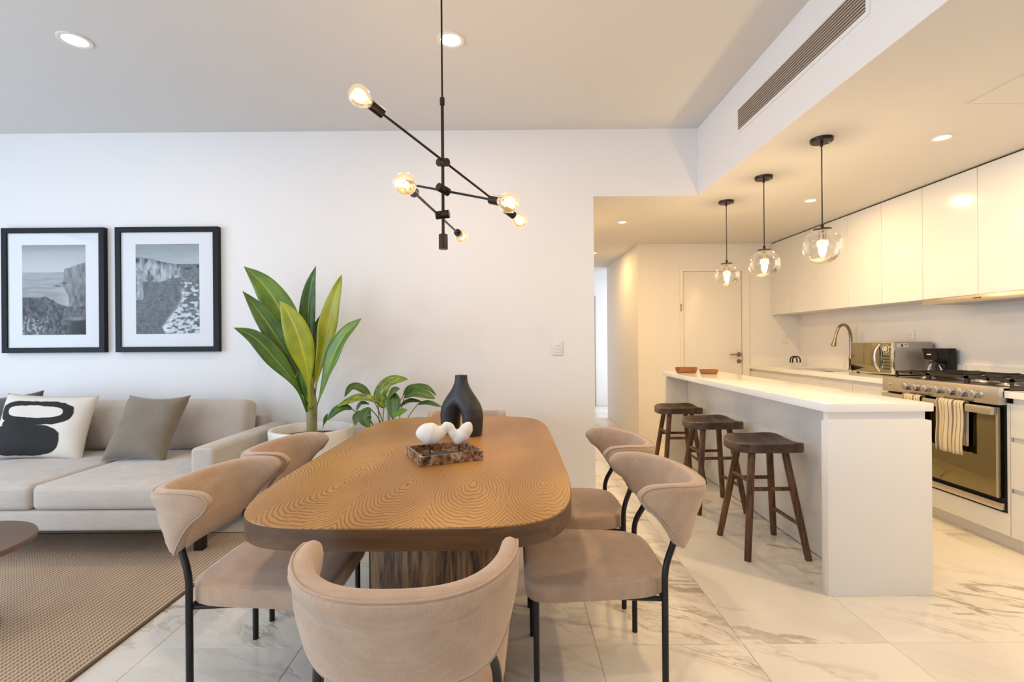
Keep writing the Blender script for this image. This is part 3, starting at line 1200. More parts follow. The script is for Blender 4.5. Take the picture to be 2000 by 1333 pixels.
# ---------------------------------------------------------------- framed photographs
def vnoise(x, y, seed):
    xi, yi = np.floor(x).astype(int), np.floor(y).astype(int)
    xf_, yf = x - xi, y - yi
    def hsh(a, b):
        h = np.sin(a * 127.1 + b * 311.7 + seed * 74.7) * 43758.5453
        return h - np.floor(h)
    s, t = xf_ * xf_ * (3 - 2 * xf_), yf * yf * (3 - 2 * yf)
    return (hsh(xi, yi) * (1 - s) + hsh(xi + 1, yi) * s) * (1 - t) + (hsh(xi, yi + 1) * (1 - s) + hsh(xi + 1, yi + 1) * s) * t


def fbm(x, y, seed, o=5):
    r, a, f = 0, 0.5, 1.0
    for k in range(o):
        r = r + a * vnoise(x * f, y * f, seed + k)
        a *= 0.5
        f *= 2.03
    return r / (1 - 0.5 ** o)


def sst(a, b, x):
    t = np.clip((x - a) / (b - a), 0, 1)
    return t * t * (3 - 2 * t)


def photo_a(x, y):      # x right, y down, both 0..1
    g = 0.40 + 0.16 * y / 0.3 - 0.10 * sst(0.12, 0.0, y) + 0.04 * (fbm(x * 3, y * 22, 3) - 0.5)
    sea = 0.36 - 0.12 * (y - 0.3) + 0.20 * (fbm(x * 5, y * 48, 5) - 0.5) + 0.10 * sst(0.5, 0.75, x) * sst(0.4, 0.6, y)
    g = np.where(y > 0.305, sea, g)
    g = g + 0.0
    top = 0.205 + 0.06 * sst(1.0, 0.66, x) + 0.02 * (fbm(x * 9, x * 0, 7) - 0.5)
    left = 0.655 + 0.02 * (fbm(y * 12, y * 0, 9) - 0.5) + 0.10 * sst(0.42, 0.60, y) - 0.02 * sst(0.36, 0.42, y)
    cl = (y > top) & (x > left) & (y < 0.78)
    cv = 0.19 + 0.34 * (fbm(x * 26, y * 15, 11) - 0.5) + 0.08 * sst(0.55, 0.25, y)
    g = np.where(cl, cv, g)
    rocks = 0.585 + 0.10 * sst(0.15, 0.75, x) - 0.035 * np.exp(-((x - 0.40) / 0.12) ** 2) + 0.03 * (fbm(x * 14, y * 3, 13) - 0.5)
    rv = 0.07 + 0.26 * (fbm(x * 34, y * 40, 15) - 0.42)
    g = np.where(y > rocks, rv, g)
    fo = sst(0.76, 0.86, y + 0.06 * (fbm(x * 6, y * 6, 17) - 0.5)) * sst(0.62, 0.2, x)
    g = g + fo * 0.30 * sst(0.45, 0.75, fbm(x * 40, y * 44, 19))
    g = g + 0.14 * sst(0.60, 0.70, y) * sst(0.62, 0.78, x) * fbm(x * 9, y * 9, 23) * sst(0.86, 0.76, y)
    dk = sst(0.70, 0.76, x) * sst(0.80, 0.84, y)
    g = g * (1 - 0.72 * dk) + 0.035 * dk
    lite = np.exp(-((x - 0.86) / 0.12) ** 2 - ((y - 0.825) / 0.02) ** 2)
    g = g + 0.22 * lite
    s1 = np.exp(-((x - 0.55) / 0.05) ** 2 - ((y - 0.455) / 0.010) ** 2) + np.exp(-((x - 0.65) / 0.06) ** 2 - ((y - 0.425) / 0.008) ** 2)
    g = g * (1 - 0.75 * np.clip(s1, 0, 1))
    g = np.clip((g - 0.03) * 1.12, 0.012, 0.8)
    return np.stack([g * 0.97, g * 1.0, g * 1.05], -1)


def photo_b(x, y):
    g = 0.52 - 0.14 * sst(0.25, 0.0, y) + 0.12 * (fbm(x * 3, y * 18, 31) - 0.5)
    sea = 0.23 - 0.05 * y + 0.20 * (fbm(x * 30, y * 64, 33) - 0.5)
    g = np.where(y > 0.225, sea, g)
    ct_ = 0.145 + 0.085 * sst(0.0, 0.75, x) + 0.02 * (fbm(x * 10, x * 0, 35) - 0.5)
    cb = 0.60 - 0.42 * sst(0.0, 0.30, x) * 0.55 - 0.10 * sst(0.3, 0.72, x) + 0.05 * (fbm(x * 9, y * 2, 37) - 0.5)
    cb = np.where(x < 0.12, 0.62, 0.42 - 0.06 * sst(0.3, 0.75, x)) + 0.03 * (fbm(x * 9, y * 2, 37) - 0.5)
    cl = (y > ct_) & (y < cb) & (x < 0.66 + 0.12 * fbm(y * 16, y * 0, 39))
    cv = 0.34 + 0.80 * (fbm(x * 24, y * 16, 41) - 0.45) - 0.16 * sst(0.08, 0.0, y - ct_)
    g = np.where(cl, cv, g)
    edge = 0.70 - 0.28 * sst(0.62, 0.95, y) + 0.12 * (fbm(y * 9, x * 3, 43) - 0.5) - 0.02 * sst(0.45, 0.3, y)
    f = sst(0.0, 0.05, x - edge) * sst(0.36, 0.46, y)
    fv = sst(0.46, 0.66, fbm(x * 18 + y * 6, y * 46, 45) + 0.12 * sst(0.70, 0.95, y))
    g = g + f * fv * 0.52
    rim = np.exp(-((x - edge - 0.03) / 0.03) ** 2) * sst(0.46, 0.52, y) * fbm(x * 20, y * 18, 47)
    g = g + 0.5 * rim
    isl = np.exp(-((x - 0.80) / 0.06) ** 2 - ((y - 0.275) / 0.012) ** 2) + np.exp(-((x - 0.98) / 0.03) ** 2 - ((y - 0.25) / 0.02) ** 2)
    g = g * (1 - 0.6 * np.clip(isl, 0, 1))
    g = np.clip(g, 0.03, 0.85)
    return np.stack([g * 0.88, g * 1.0, g * 1.10], -1)


def picture(px0, fn, label):
    yf = YW - 0.042
    z0, z1 = 1.184, 2.190
    x0, x1 = px0
    bw = 0.042
    t = thing('framed_photograph', label, 'picture', ((x0 + x1) / 2, YW, z0), 0, 'black framed seascapes above the sofa')
    def ring(a0, a1, c0, c1, w, y0, y1):
        return join(box(a0, a1, y0, y1, c0, c0 + w), box(a0, a1, y0, y1, c1 - w, c1), box(a0, a0 + w, y0, y1, c0 + w, c1 - w), box(a1 - w, a1, y0, y1, c0 + w, c1 - w))
    part('frame', ring(x0, x1, z0, z1, bw, yf, YW - 0.002), M['frame_black'], t, smooth=False)
    part('mat_board', box(x0 + bw, x1 - bw, yf + 0.013, yf + 0.020, z0 + bw, z1 - bw), M['mat_board'], t, smooth=False)
    n, m = 150, 212
    pw, ph = 0.512, 0.725
    cx, cz = (x0 + x1) / 2, (z0 + z1) / 2 + 0.004
    V, F = [], []
    for j in range(m + 1):
        for i in range(n + 1):
            V.append(Vector((cx - pw / 2 + pw * i / n, yf + 0.0125, cz + ph / 2 - ph * j / m)))
    for j in range(m):
        for i in range(n):
            a = j * (n + 1) + i
            F.append((a, a + n + 1, a + n + 2, a + 1))
    o = part('photo_print', (V, F), M['print'], t, smooth=False, label='black and white coastal photograph')
    xs, ys = np.meshgrid(np.linspace(0, 1, n + 1), np.linspace(0, 1, m + 1))
    c = fn(xs, ys).reshape(-1, 3)
    ca = o.data.color_attributes.new('print', 'FLOAT_COLOR', 'POINT')
    ca.data.foreach_set('color', np.concatenate([c, np.ones((len(c), 1))], 1).astype(np.float32).ravel())
    part('glazing', box(x0 + bw - 0.002, x1 - bw + 0.002, yf + 0.006, yf + 0.0075, z0 + bw - 0.002, z1 - bw + 0.002), M['photo_glass'], t, smooth=False)


picture((-4.100, -3.275), photo_a, 'black framed photograph of a misty sea cliff, left of the pair')
picture((-3.186, -2.357), photo_b, 'black framed photograph of white surf below cliffs, right of the pair')


# ---------------------------------------------------------------- plants
def leaf(pts, width, k=7, prof='lance', fold=0.22, twist=0.0, cross=6, wave=0.0, face=(0, -1, 0.25)):
    mid = catmull(pts, k)
    n = len(mid)
    V, F, UV = [], [], []
    L = [0]
    for a, b in zip(mid[:-1], mid[1:]):
        L.append(L[-1] + (b - a).length)
    fv = Vector(face).normalized()
    for i, p in enumerate(mid):
        t = L[i] / L[-1]
        tg = (mid[min(i + 1, n - 1)] - mid[max(i - 1, 0)]).normalized()
        side = tg.cross(fv)
        side = side.normalized() if side.length > 1e-4 else frame_of(tg)[0]
        if twist:
            side = Matrix.Rotation(twist * t, 3, tg) @ side
        nrm = side.cross(tg).normalized()
        if prof == 'lance':
            w = 0.12 + 0.88 * (lambda q: q * q * (3 - 2 * q))(min(1, max(0, (t - 0.16) / 0.46)))
            w = w * (max(0.0, 1 - ((t - 0.60) / 0.40) ** 2.3) if t > 0.60 else 1.0)
        else:
            w = math.sin(math.pi * min(1, t * 0.96 + 0.04)) ** 0.75 * (1.12 - 0.3 * t)
        w = max(w, 0.015) * width / 2
        wv = wave * math.sin(t * 19 + pts[0][0] * 40) * width * 1.6
        for c in range(cross + 1):
            s = -1 + 2 * c / cross
            V.append(p + side * (s * w + 0) + nrm * (fold * w * (abs(s) - 0.35) + wv * abs(s) * s))
            UV.append((0.5 + s / 2, t))
    for i in range(n - 1):
        for c in range(cross):
            a = i * (cross + 1) + c
            F.append((a, a + 1, a + cross + 2, a + cross + 1))
    return V, F, UV


def add_leaf(parent, pts, wpx, mat, **kw):
    pp = [P(*q) for q in pts]
    Yd = sum(q[2] for q in pts) / len(pts)
    V, F, UV = leaf(pp, wpx * Yd / F_PX, **kw)
    # a real leaf has two faces: give the blade a thickness
    b = base_of(parent)
    o = part('leaf', (V, F), mat, parent, uvs=UV, angle=179)
    sm = o.modifiers.new('thickness', 'SOLIDIFY')
    sm.thickness = 0.0016
    sm.offset = 0
    return o


PX, PY = -1.455, 3.56
plant = thing('potted_plant', 'tall broad-leaved plant in a big cream pot beside the sofa', 'potted plant', (PX, PY, 0))
pot = part('pot', lathe([(0, 0.0), (0.215, 0.0), (0.232, 0.012), (0.262, 0.28), (0.282, 0.52), (0.288, 0.622), (0.284, 0.634), (0.272, 0.636),
                         (0.262, 0.630), (0.256, 0.56), (0.25, 0.50), (0, 0.50)], 64), M['pot'], plant, local=True, angle=60)
part('soil', lathe([(0, 0.582), (0.10, 0.578), (0.20, 0.572), (0.2565, 0.566), (0.2565, 0.50)], 40), M['soil'], plant, local=True)
tb = P(609, 842, 3.55)
part('trunk', tube(catmull([(tb.x, tb.y, 0.56), P(609, 812, 3.55), P(609, 780, 3.55), P(608, 735, 3.55)], 5),
                   [0.037, 0.036, 0.036, 0.036, 0.036, 0.037, 0.038, 0.039, 0.039, 0.037, 0.033, 0.028, 0.022, 0.016, 0.010, 0.005], 14), M['trunk'], plant)
add_leaf(plant, [(604, 790, 3.57), (588, 705, 3.56), (556, 622, 3.54), (518, 560, 3.50), (477, 521, 3.46)], 58, M['leaf_mid'], wave=0.01)
add_leaf(plant, [(602, 800, 3.52), (578, 722, 3.46), (538, 655, 3.42), (500, 600, 3.40), (474, 569, 3.37)], 38, M['leaf_dark'], wave=0.012, face=(0.3, -1, 0.4))
add_leaf(plant, [(606, 800, 3.50), (599, 722, 3.42), (582, 655, 3.37), (563, 612, 3.35), (546, 588, 3.34)], 52, M['leaf_lime'], fold=0.15)
add_leaf(plant, [(600, 805, 3.50), (577, 752, 3.42), (538, 702, 3.36), (498, 660, 3.32), (456, 640, 3.29)], 36, M['leaf_dark'], wave=0.02, face=(0.2, -1, 0.5))
add_leaf(plant, [(609, 790, 3.58), (607, 705, 3.61), (601, 630, 3.63), (606, 565, 3.63), (617, 520, 3.62)], 33, M['leaf_dark'], fold=0.4)
add_leaf(plant, [(612, 800, 3.55), (622, 725, 3.54), (637, 655, 3.53), (651, 592, 3.52), (667, 538, 3.52)], 37, M['leaf_lime'], wave=0.03, fold=0.3)
add_leaf(plant, [(614, 812, 3.52), (632, 752, 3.45), (648, 700, 3.40), (672, 655, 3.37), (706, 622, 3.35)], 40, M['leaf_mid'], wave=0.015, face=(-0.5, -1, 0.3))
add_leaf(plant, [(609, 785, 3.60), (616, 712, 3.63), (625, 655, 3.65), (642, 598, 3.66)], 38, M['leaf_mid'], fold=0.2)
add_leaf(plant, [(600, 800, 3.55), (560, 690, 3.60), (540, 630, 3.62), (517, 582, 3.62)], 30, M['leaf_mid'], fold=0.2)
add_leaf(plant, [(600, 790, 3.50), (590, 755, 3.46), (585, 722, 3.44)], 22, M['leaf_dark'], fold=0.4)
add_leaf(plant, [(630, 838, 3.50), (634, 824, 3.46), (640, 808, 3.42)], 8, M['leaf_small'])

SXP, SYP = -0.93, 3.66
sp = thing('potted_plant', 'low bushy plant with arching leaves behind the dining table', 'potted plant', (SXP, SYP, 0))
part('pot', lathe([(0, 0), (0.11, 0), (0.15, 0.34), (0.155, 0.36), (0.142, 0.36), (0.135, 0.30), (0, 0.30)], 40), M['terracotta'], sp, local=True)
part('soil', lathe([(0, 0.335), (0.139, 0.33), (0.136, 0.30)], 32), M['soil'], sp, local=True)
small = [
    ([(687, 799, 3.50), (672, 796, 3.47), (655, 804, 3.44), (639, 822, 3.42)], 20, 'leaf_small'),
    ([(723, 772, 3.66), (703, 758, 3.64), (686, 757, 3.62), (673, 776, 3.60)], 19, 'leaf_small'),
    ([(738, 786, 3.55), (716, 777, 3.52), (690, 780, 3.49), (654, 797, 3.46)], 19, 'leaf_var'),
    ([(704, 803, 3.50), (696, 815, 3.48), (694, 832, 3.46)], 15, 'leaf_small'),
    ([(722, 797, 3.46), (712, 815, 3.43), (721, 836, 3.42)], 27, 'leaf_small'),
    ([(750, 797, 3.66), (744, 772, 3.66), (763, 747, 3.64), (797, 741, 3.60)], 34, 'leaf_var'),
    ([(766, 766, 3.50), (768, 790, 3.47), (766, 818, 3.45)], 30, 'leaf_small'),
    ([(790, 776, 3.55), (813, 766, 3.52), (850, 779, 3.50)], 27, 'leaf_small'),
    ([(788, 772, 3.66), (800, 757, 3.66), (832, 756, 3.64), (853, 774, 3.62)], 12, 'leaf_small'),
    ([(780, 795, 3.58), (800, 783, 3.56), (826, 786, 3.54)], 11, 'leaf_small'),
    ([(816, 790, 3.60), (836, 787, 3.58), (864, 796, 3.56)], 11, 'leaf_small'),
    ([(770, 812, 3.44), (783, 806, 3.42), (796, 801, 3.40)], 17, 'leaf_mid'),
    ([(758, 778, 3.52), (768, 766, 3.48), (781, 760, 3.45)], 24, 'leaf_small'),
    ([(696, 801, 3.54), (706, 788, 3.53), (722, 790, 3.52)], 10, 'leaf_small'),
]
for k, (pts, w, mt) in enumerate(small):
    add_leaf(sp, pts, w, M[mt], prof='oval', fold=0.25, face=(0, -0.7, 0.7))
    a = P(*pts[0])
    b0 = Vector((SXP + 0.05 * math.sin(k * 2.1), SYP + 0.04 * math.cos(k * 1.7), 0.33))
    mid1 = b0.lerp(a, 0.55) + Vector((0.03 * (b0.x - a.x), 0, 0.07))
    part('stem', tube(catmull([b0, mid1, a], 5), 0.0034, 6), M['stem'], sp)
# ---------------------------------------------------------------- dining table
TXC, TYC = -0.325, 2.295


def table_outline(a, b, n, N=120):
    o = []
    for k in range(N):
        th = 2 * math.pi * k / N
        c, s_ = math.cos(th), math.sin(th)
        x = a * math.copysign(abs(c) ** (2 / n), c)
        y = b * math.copysign(abs(s_) ** (2 / n), s_)
        o.append((x, y))
    return o


table = thing('dining_table', 'bookmatched wooden dining table with rounded corners and a slab pedestal', 'dining table', (TXC, TYC, 0))
part('table_top', bevel_prism(prism(table_outline(0.531, 0.973, 5.2), 0.705, 0.750), 0.003, 2, 50), M['table_top'], table, local=True, angle=30)
part('edge_band', bevel_prism(prism(table_outline(0.5325, 0.9745, 5.2), 0.686, 0.7465), 0.0015, 1, 50), M['table_edge'], table, local=True, angle=30, label='dark stained edge band')
part('pedestal', bbox(-0.19, 0.275, -0.53, 0.53, 0.0, 0.686, 0.004), M['table_base'], table, local=True)

# ---------------------------------------------------------------- dining chairs
def back_surface(phi, z):
    v = (z - 0.535) / 0.235
    bx, by = 0.230 + 0.016 * v, 0.190 + 0.048 * v
    n = 2.0 / 2.5
    sx, cx = math.sin(phi), math.cos(phi)
    px = math.copysign(abs(sx) ** n, sx)
    py = abs(cx) ** n if cx > 0 else cx
    return Vector((bx * px, -0.140 - 0.030 * v - by * py, z))


def back_normal(phi, z):
    e = 2e-2
    a = back_surface(phi + e, z) - back_surface(phi - e, z)
    b = back_surface(phi, z + e) - back_surface(phi, z - e)
    n = a.cross(b).normalized()
    return n if n.dot(Vector((math.sin(phi), -math.cos(phi), 0))) > 0 else -n


half = [(0, 0.510), (24, 0.512), (44, 0.524), (58, 0.548), (71, 0.592), (84, 0.648), (95, 0.695), (100, 0.728), (94, 0.757), (80, 0.764), (60, 0.758), (40, 0.750), (20, 0.745), (0, 0.743)]
ol = [Vector((a, z, 0)) for a, z in half] + [Vector((-a, z, 0)) for a, z in reversed(half[1:-1])]
ol = catmull(ol, 6, closed=True)
OUT = [(math.radians(p.x), p.y) for p in ol]


def back_shell(T=0.028):
    c0 = (0.0, 0.655)
    ks = [0.30, 0.55, 0.75, 0.88, 0.95, 0.985]
    V, F = [], []
    n = len(OUT)
    rows = {}
    for side in (1, -1):
        ci = len(V)
        V.append(back_surface(*c0) + back_normal(*c0) * T * side)
        rows[(side, 0)] = ci
        for j, k in enumerate(ks):
            rows[(side, j + 1)] = len(V)
            th = T * (1 - k ** 12) ** 0.5
            for (a, z) in OUT:
                q = (c0[0] + (a - c0[0]) * k, c0[1] + (z - c0[1]) * k)
                V.append(back_surface(*q) + back_normal(*q) * th * side)
    edge = len(V)
    for (a, z) in OUT:
        V.append(back_surface(a, z))
    for side in (1, -1):
        seq = [rows[(side, j)] for j in range(1, len(ks) + 1)] + [edge]
        for i in range(n):
            j = (i + 1) % n
            q = (rows[(side, 0)], seq[0] + i, seq[0] + j)
            F.append(q if side > 0 else tuple(reversed(q)))
            for a, b in zip(seq[:-1], seq[1:]):
                q = (a + i, b + i, b + j, a + j)
                F.append(q if side > 0 else tuple(reversed(q)))
    return V, F


def seat_pad():
    o = []
    N = 64
    for k in range(N):
        th = 2 * math.pi * k / N
        c, s_ = math.cos(th), math.sin(th)
        n = 7.0 if s_ > 0 else 4.6
        y = 0.252 * math.copysign(abs(s_) ** (2 / n), s_)
        x = (0.236 + 0.020 * (y / 0.25)) * math.copysign(abs(c) ** (2 / n), c)
        o.append((x, y))
    rings = [(1.0, 0.370, 0), (1.006, 0.378, 0), (1.008, 0.416, 0), (1.002, 0.426, 0), (0.982, 0.432, 0), (0.90, 0.437, 0), (0.6, 0.443, 0), (0.3, 0.446, 0)]
    V, F = [], []
    V += [Vector((0, 0, 0.368))]
    rows = []
    for s_, z, _ in [(0.95, 0.368, 0)] + rings:
        rows.append(len(V))
        V += [Vector((x * s_, y * s_, z)) for x, y in o]
    V.append(Vector((0, 0, 0.448)))
    for i in range(N):
        j = (i + 1) % N
        F.append((0, rows[0] + j, rows[0] + i))
        for a, b in zip(rows[:-1], rows[1:]):
            F.append((a + i, a + j, b + j, b + i))
        F.append((rows[-1] + i, rows[-1] + j, len(V) - 1))
    return V, F


def make_chair():
    t = thing('dining_chair', '', 'chair', (0, 0, 0), 0, 'chairs around the dining table')
    bk = part('backrest', back_shell(), M['chair_fabric'], t, local=True, angle=179)
    pp = []
    for (a, z) in OUT:
        q = (a * 0.972, 0.655 + (z - 0.655) * 0.972)
        pp.append(back_surface(*q) + back_normal(*q) * 0.0175)
    V, F = tube(pp + [pp[0]], 0.0030, 6, caps=False)
    part('piping', (V, F), M['piping'], bk, local=True, angle=179)
    part('seat', seat_pad(), M['chair_fabric'], t, local=True, angle=60)
    for s_ in (-1, 1):
        path = fillet([(s_ * 0.212, -0.225, 0.0), (s_ * 0.212, -0.225, 0.47), (s_ * 0.192, -0.262, 0.545), (s_ * 0.186, -0.268, 0.575)], 0.07, 6)
        part('leg', tube(path, 0.0115, 12), M['black_metal'], t, local=True)
        part('leg', cyl((s_ * 0.19, 0.215, 0), (s_ * 0.19, 0.215, 0.372), 0.0105, n=12), M['black_metal'], t, local=True)
    part('seat_frame', join(cyl((-0.212, -0.225, 0.358), (0.212, -0.225, 0.358), 0.009, n=10),
                            cyl((-0.19, 0.215, 0.360), (0.19, 0.215, 0.360), 0.009, n=10),
                            cyl((-0.203, -0.225, 0.358), (-0.17, 0.215, 0.360), 0.009, n=10),
                            cyl((0.203, -0.225, 0.358), (0.17, 0.215, 0.360), 0.009, n=10)), M['black_metal'], t, local=True)
    return t


chair0 = make_chair()
CH = [
    (-0.258, 1.385, math.radians(1.5), 'beige upholstered chair seen from behind at the near end of the table'),
    (-0.868, 1.866, math.radians(-90), 'beige upholstered chair on the sofa side of the table, nearer the camera'),
    (-0.868, 2.428, math.radians(-89), 'beige upholstered chair on the sofa side of the table, beside the cream pot'),
    (0.292, 1.895, math.radians(90), 'beige upholstered chair on the kitchen side of the table, nearer the camera'),
    (0.285, 2.500, math.radians(91), 'beige upholstered chair on the kitchen side of the table, farther from the camera'),
    (-0.315, 3.205, math.radians(180), 'beige chair at the far head of the table, mostly hidden by the table top'),
]
for k, (x, y, a, lab) in enumerate(CH):
    c = chair0 if k == 0 else copy_tree(chair0)
    c.location = (x, y, 0)
    c.rotation_euler = (0, 0, a)
    c['label'] = lab

# ---------------------------------------------------------------- things on the table
def vase_sdf(X, Y, Z):
    zs = [-0.02, 0.0, 0.05, 0.10, 0.14, 0.17, 0.20, 0.23, 0.255, 0.28, 0.30, 0.34]
    W = np.interp(Z, zs, [0.120, 0.121, 0.127, 0.130, 0.124, 0.112, 0.092, 0.066, 0.049, 0.038, 0.0345, 0.034])
    D = np.interp(Z, zs, [0.054, 0.054, 0.057, 0.060, 0.062, 0.061, 0.056, 0.049, 0.042, 0.036, 0.0340, 0.034])
    h = np.interp(Z, zs, [0.030, 0.030, 0.029, 0.023, 0.006, -0.030, -0.070, -0.062, -0.048, -0.038, -0.0345, -0.034])
    c, a = (W + h) / 2, (W - h) / 2
    ax = np.sqrt(X * X + 0.008 ** 2)
    f = np.sqrt(((ax - np.maximum(c, 0)) / a) ** 2 + (Y / D) ** 2) - 1
    d = f * np.minimum(a, D)
    d = np.maximum(d, -Z)
    d = np.maximum(d, Z - 0.318)
    hole = np.maximum(np.sqrt(X ** 2 + Y ** 2) - 0.023, 0.24 - Z)
    return np.maximum(d, -hole)


vf = sdf_mesh(vase_sdf, (-0.15, -0.07, -0.005), (0.15, 0.07, 0.325), 0.0052)
vase = solo('vase', vf, M['black_ceramic'], 'matt black arch-shaped vase with an open centre on the table', 'vase', origin=(0, 0, 0), angle=50)
vase.location = (-0.276, 2.655, 0.750)
vase.rotation_euler = (0, 0, math.radians(-33))

TA = math.radians(25.5)
tray = thing('tray', 'square brown emperador marble tray on the dining table', 'tray', (-0.298, 2.122, 0.750), TA)
tw, td, th_, tt = 0.134, 0.122, 0.040, 0.0115
part('bottom', bbox(-tw, tw, -td, td, 0.0, 0.010, 0.001, 1), M['tray'], tray, local=True)
for q in (box(-tw, tw, -td, -td + tt, 0.008, th_), box(-tw, tw, td - tt, td, 0.008, th_), box(-tw, -tw + tt, -td + tt, td - tt, 0.008, th_), box(tw - tt, tw, -td + tt, td - tt, 0.008, th_)):
    part('rim', bevel_prism(q, 0.0012, 1), M['tray'], tray, local=True)

sc = thing('sculpture', 'white wavy stone sculpture on two pins and a dark plinth inside the tray', 'sculpture', (-0.298, 2.117, 0.7605), math.radians(7))
LIFT = 0.012
spn = []
for k in range(40):
    th2 = 2 * math.pi * k / 40
    spn.append((0.088 * math.copysign(abs(math.cos(th2)) ** 0.9, math.cos(th2)), 0.040 * math.copysign(abs(math.sin(th2)) ** 0.9, math.sin(th2))))
part('plinth', prism(spn, 0.0, 0.007), M['black_ceramic'], sc, local=True)
for xx in (-0.058, 0.066):
    part('pin', cyl((xx, 0, 0.006), (xx, 0, 0.062), 0.0024, n=8), M['black_metal'], sc, local=True)
form = [(-0.096, 0.084, 0.018), (-0.078, 0.086, 0.036), (-0.055, 0.082, 0.044), (-0.034, 0.076, 0.034), (-0.012, 0.084, 0.021), (0.012, 0.113, 0.0150), (0.027, 0.108, 0.0150),
        (0.044, 0.078, 0.018), (0.062, 0.054, 0.019), (0.082, 0.072, 0.027), (0.099, 0.098, 0.025), (0.108, 0.114, 0.014)]


def form_sdf(X, Y, Z):
    d = None
    for a, b in zip(form[:-1], form[1:]):
        c = capsule_sdf(X, Y * 1.2, Z, (a[0], 0, a[1]), (b[0], 0, b[1]), a[2], b[2])
        d = c if d is None else smin(d, c, 0.014)
    return d


part('stone_form', mv(sdf_mesh(form_sdf, (-0.125, -0.05, 0.015), (0.135, 0.05, 0.145), 0.0040), (0, 0, LIFT)), M['stone_white'], sc, local=True, angle=179)

# ---------------------------------------------------------------- bulbs and chandelier
def point_light(loc, power, color, r, parent, name='bulb_light'):
    d = bpy.data.lights.new(name, 'POINT')
    d.energy = power
    d.color = color
    d.shadow_soft_size = r
    o = bpy.data.objects.new(name, d)
    COL.objects.link(o)
    o.parent = parent
    o.location = Vector(loc) - base_of(parent)
    return o


def aim(vf, loc, direction):
    q = Vector((0, 0, 1)).rotation_difference(Vector(direction).normalized())
    return xf(vf, Matrix.Translation(Vector(loc)) @ q.to_matrix().to_4x4())


RODX, RODY = -0.322, 2.33
chd = thing('chandelier', 'black branching chandelier with bare globe bulbs over the dining table', 'chandelier', (RODX, RODY, Z_CEIL))
part('ceiling_canopy', lathe([(0, 0), (0.06, 0), (0.06, -0.018), (0.052, -0.024), (0, -0.024)], 32, (RODX, RODY, Z_CEIL)), M['black_metal'], chd)
part('upper_rod', cyl((RODX, RODY, Z_CEIL - 0.02), (RODX, RODY, 2.395), 0.0045, n=10), M['bronze'], chd)
part('rod', join(cyl((RODX, RODY, 2.395), (RODX, RODY, 1.755), 0.0075, n=12), cyl((RODX, RODY, 2.405), (RODX, RODY, 2.372), 0.0115, n=12)), M['bronze'], chd)
part('end_cap', join(cyl((RODX, RODY, 1.757), (RODX, RODY, 1.688), 0.0215, n=24), cyl((RODX, RODY, 1.762), (RODX, RODY, 1.755), 0.012, n=12)), M['bronze'], chd)
bulb_prof = [(0.0135, -0.022), (0.0160, -0.005), (0.0265, 0.008), (0.0375, 0.024), (0.0428, 0.043), (0.0412, 0.060), (0.0340, 0.0755), (0.0195, 0.0850), (0.0, 0.0880)]
BW = (1.0, 0.68, 0.36)


def chandelier_arm(ends, joint_z, jdir):
    a, b = [Vector(q) for q in ends]
    d = (b - a).normalized()
    j = Vector((RODX, RODY, joint_z))
    arm = part('arm', cyl(a, b, 0.0058, n=10), M['bronze'], chd)
    mid = a + d * (j - a).dot(d)
    off = mid - j
    ax = off.normalized() if off.length > 0.012 else Vector(jdir).normalized()
    part('joint', join(cyl(j - ax * 0.030, j + ax * 0.006, 0.0195, n=20), cyl(j + ax * 0.008, j + ax * 0.034, 0.0195, n=20)), M['bronze'], chd)
    for e, dr in ((a, -d), (b, d)):
        part('socket', join(cyl(e - dr * 0.068, e - dr * 0.006, 0.0205, n=20)), M['bronze'], arm)
        bl = part('bulb', aim(lathe(bulb_prof, 24), e, dr), M['bulb_glass'], arm, angle=179)
        cen = e + dr * 0.043
        q = Vector((0, 0, 1)).rotation_difference(dr)
        fil = []
        for k in range(4):
            th3 = k * math.pi / 2
            p0 = q @ Vector((0.006 * math.cos(th3), 0.006 * math.sin(th3), -0.020))
            p1 = q @ Vector((0.013 * math.cos(th3), 0.013 * math.sin(th3), 0.018))
            fil.append(cyl(cen + p0, cen + p1, 0.0040, n=6))
        part('filament', join(*fil), M['filament'], arm)
        point_light(cen, 3.2, BW, 0.032, chd)


def from_bulb(pix_c, other):
    return Vector(pix_c)


def arm_between(ca, cb, jz, jdir):
    """ca, cb: bulb centres"""
    ca, cb = Vector(ca), Vector(cb)
    d = (cb - ca).normalized()
    chandelier_arm((ca + d * 0.044, cb - d * 0.044), jz, jdir)


arm_between(P(703, 188, 1.99), P(1014.5, 430, 2.70), 2.100, (0.2, -1, 0.2))
arm_between((-0.585, 2.62, 2.098), P(993, 396, 2.05), 1.972, (0.3, -1, 0))
arm_between(P(791.5, 360, 1.82), P(901, 461.5, 2.88), 1.852, (-1, -0.2, 0))


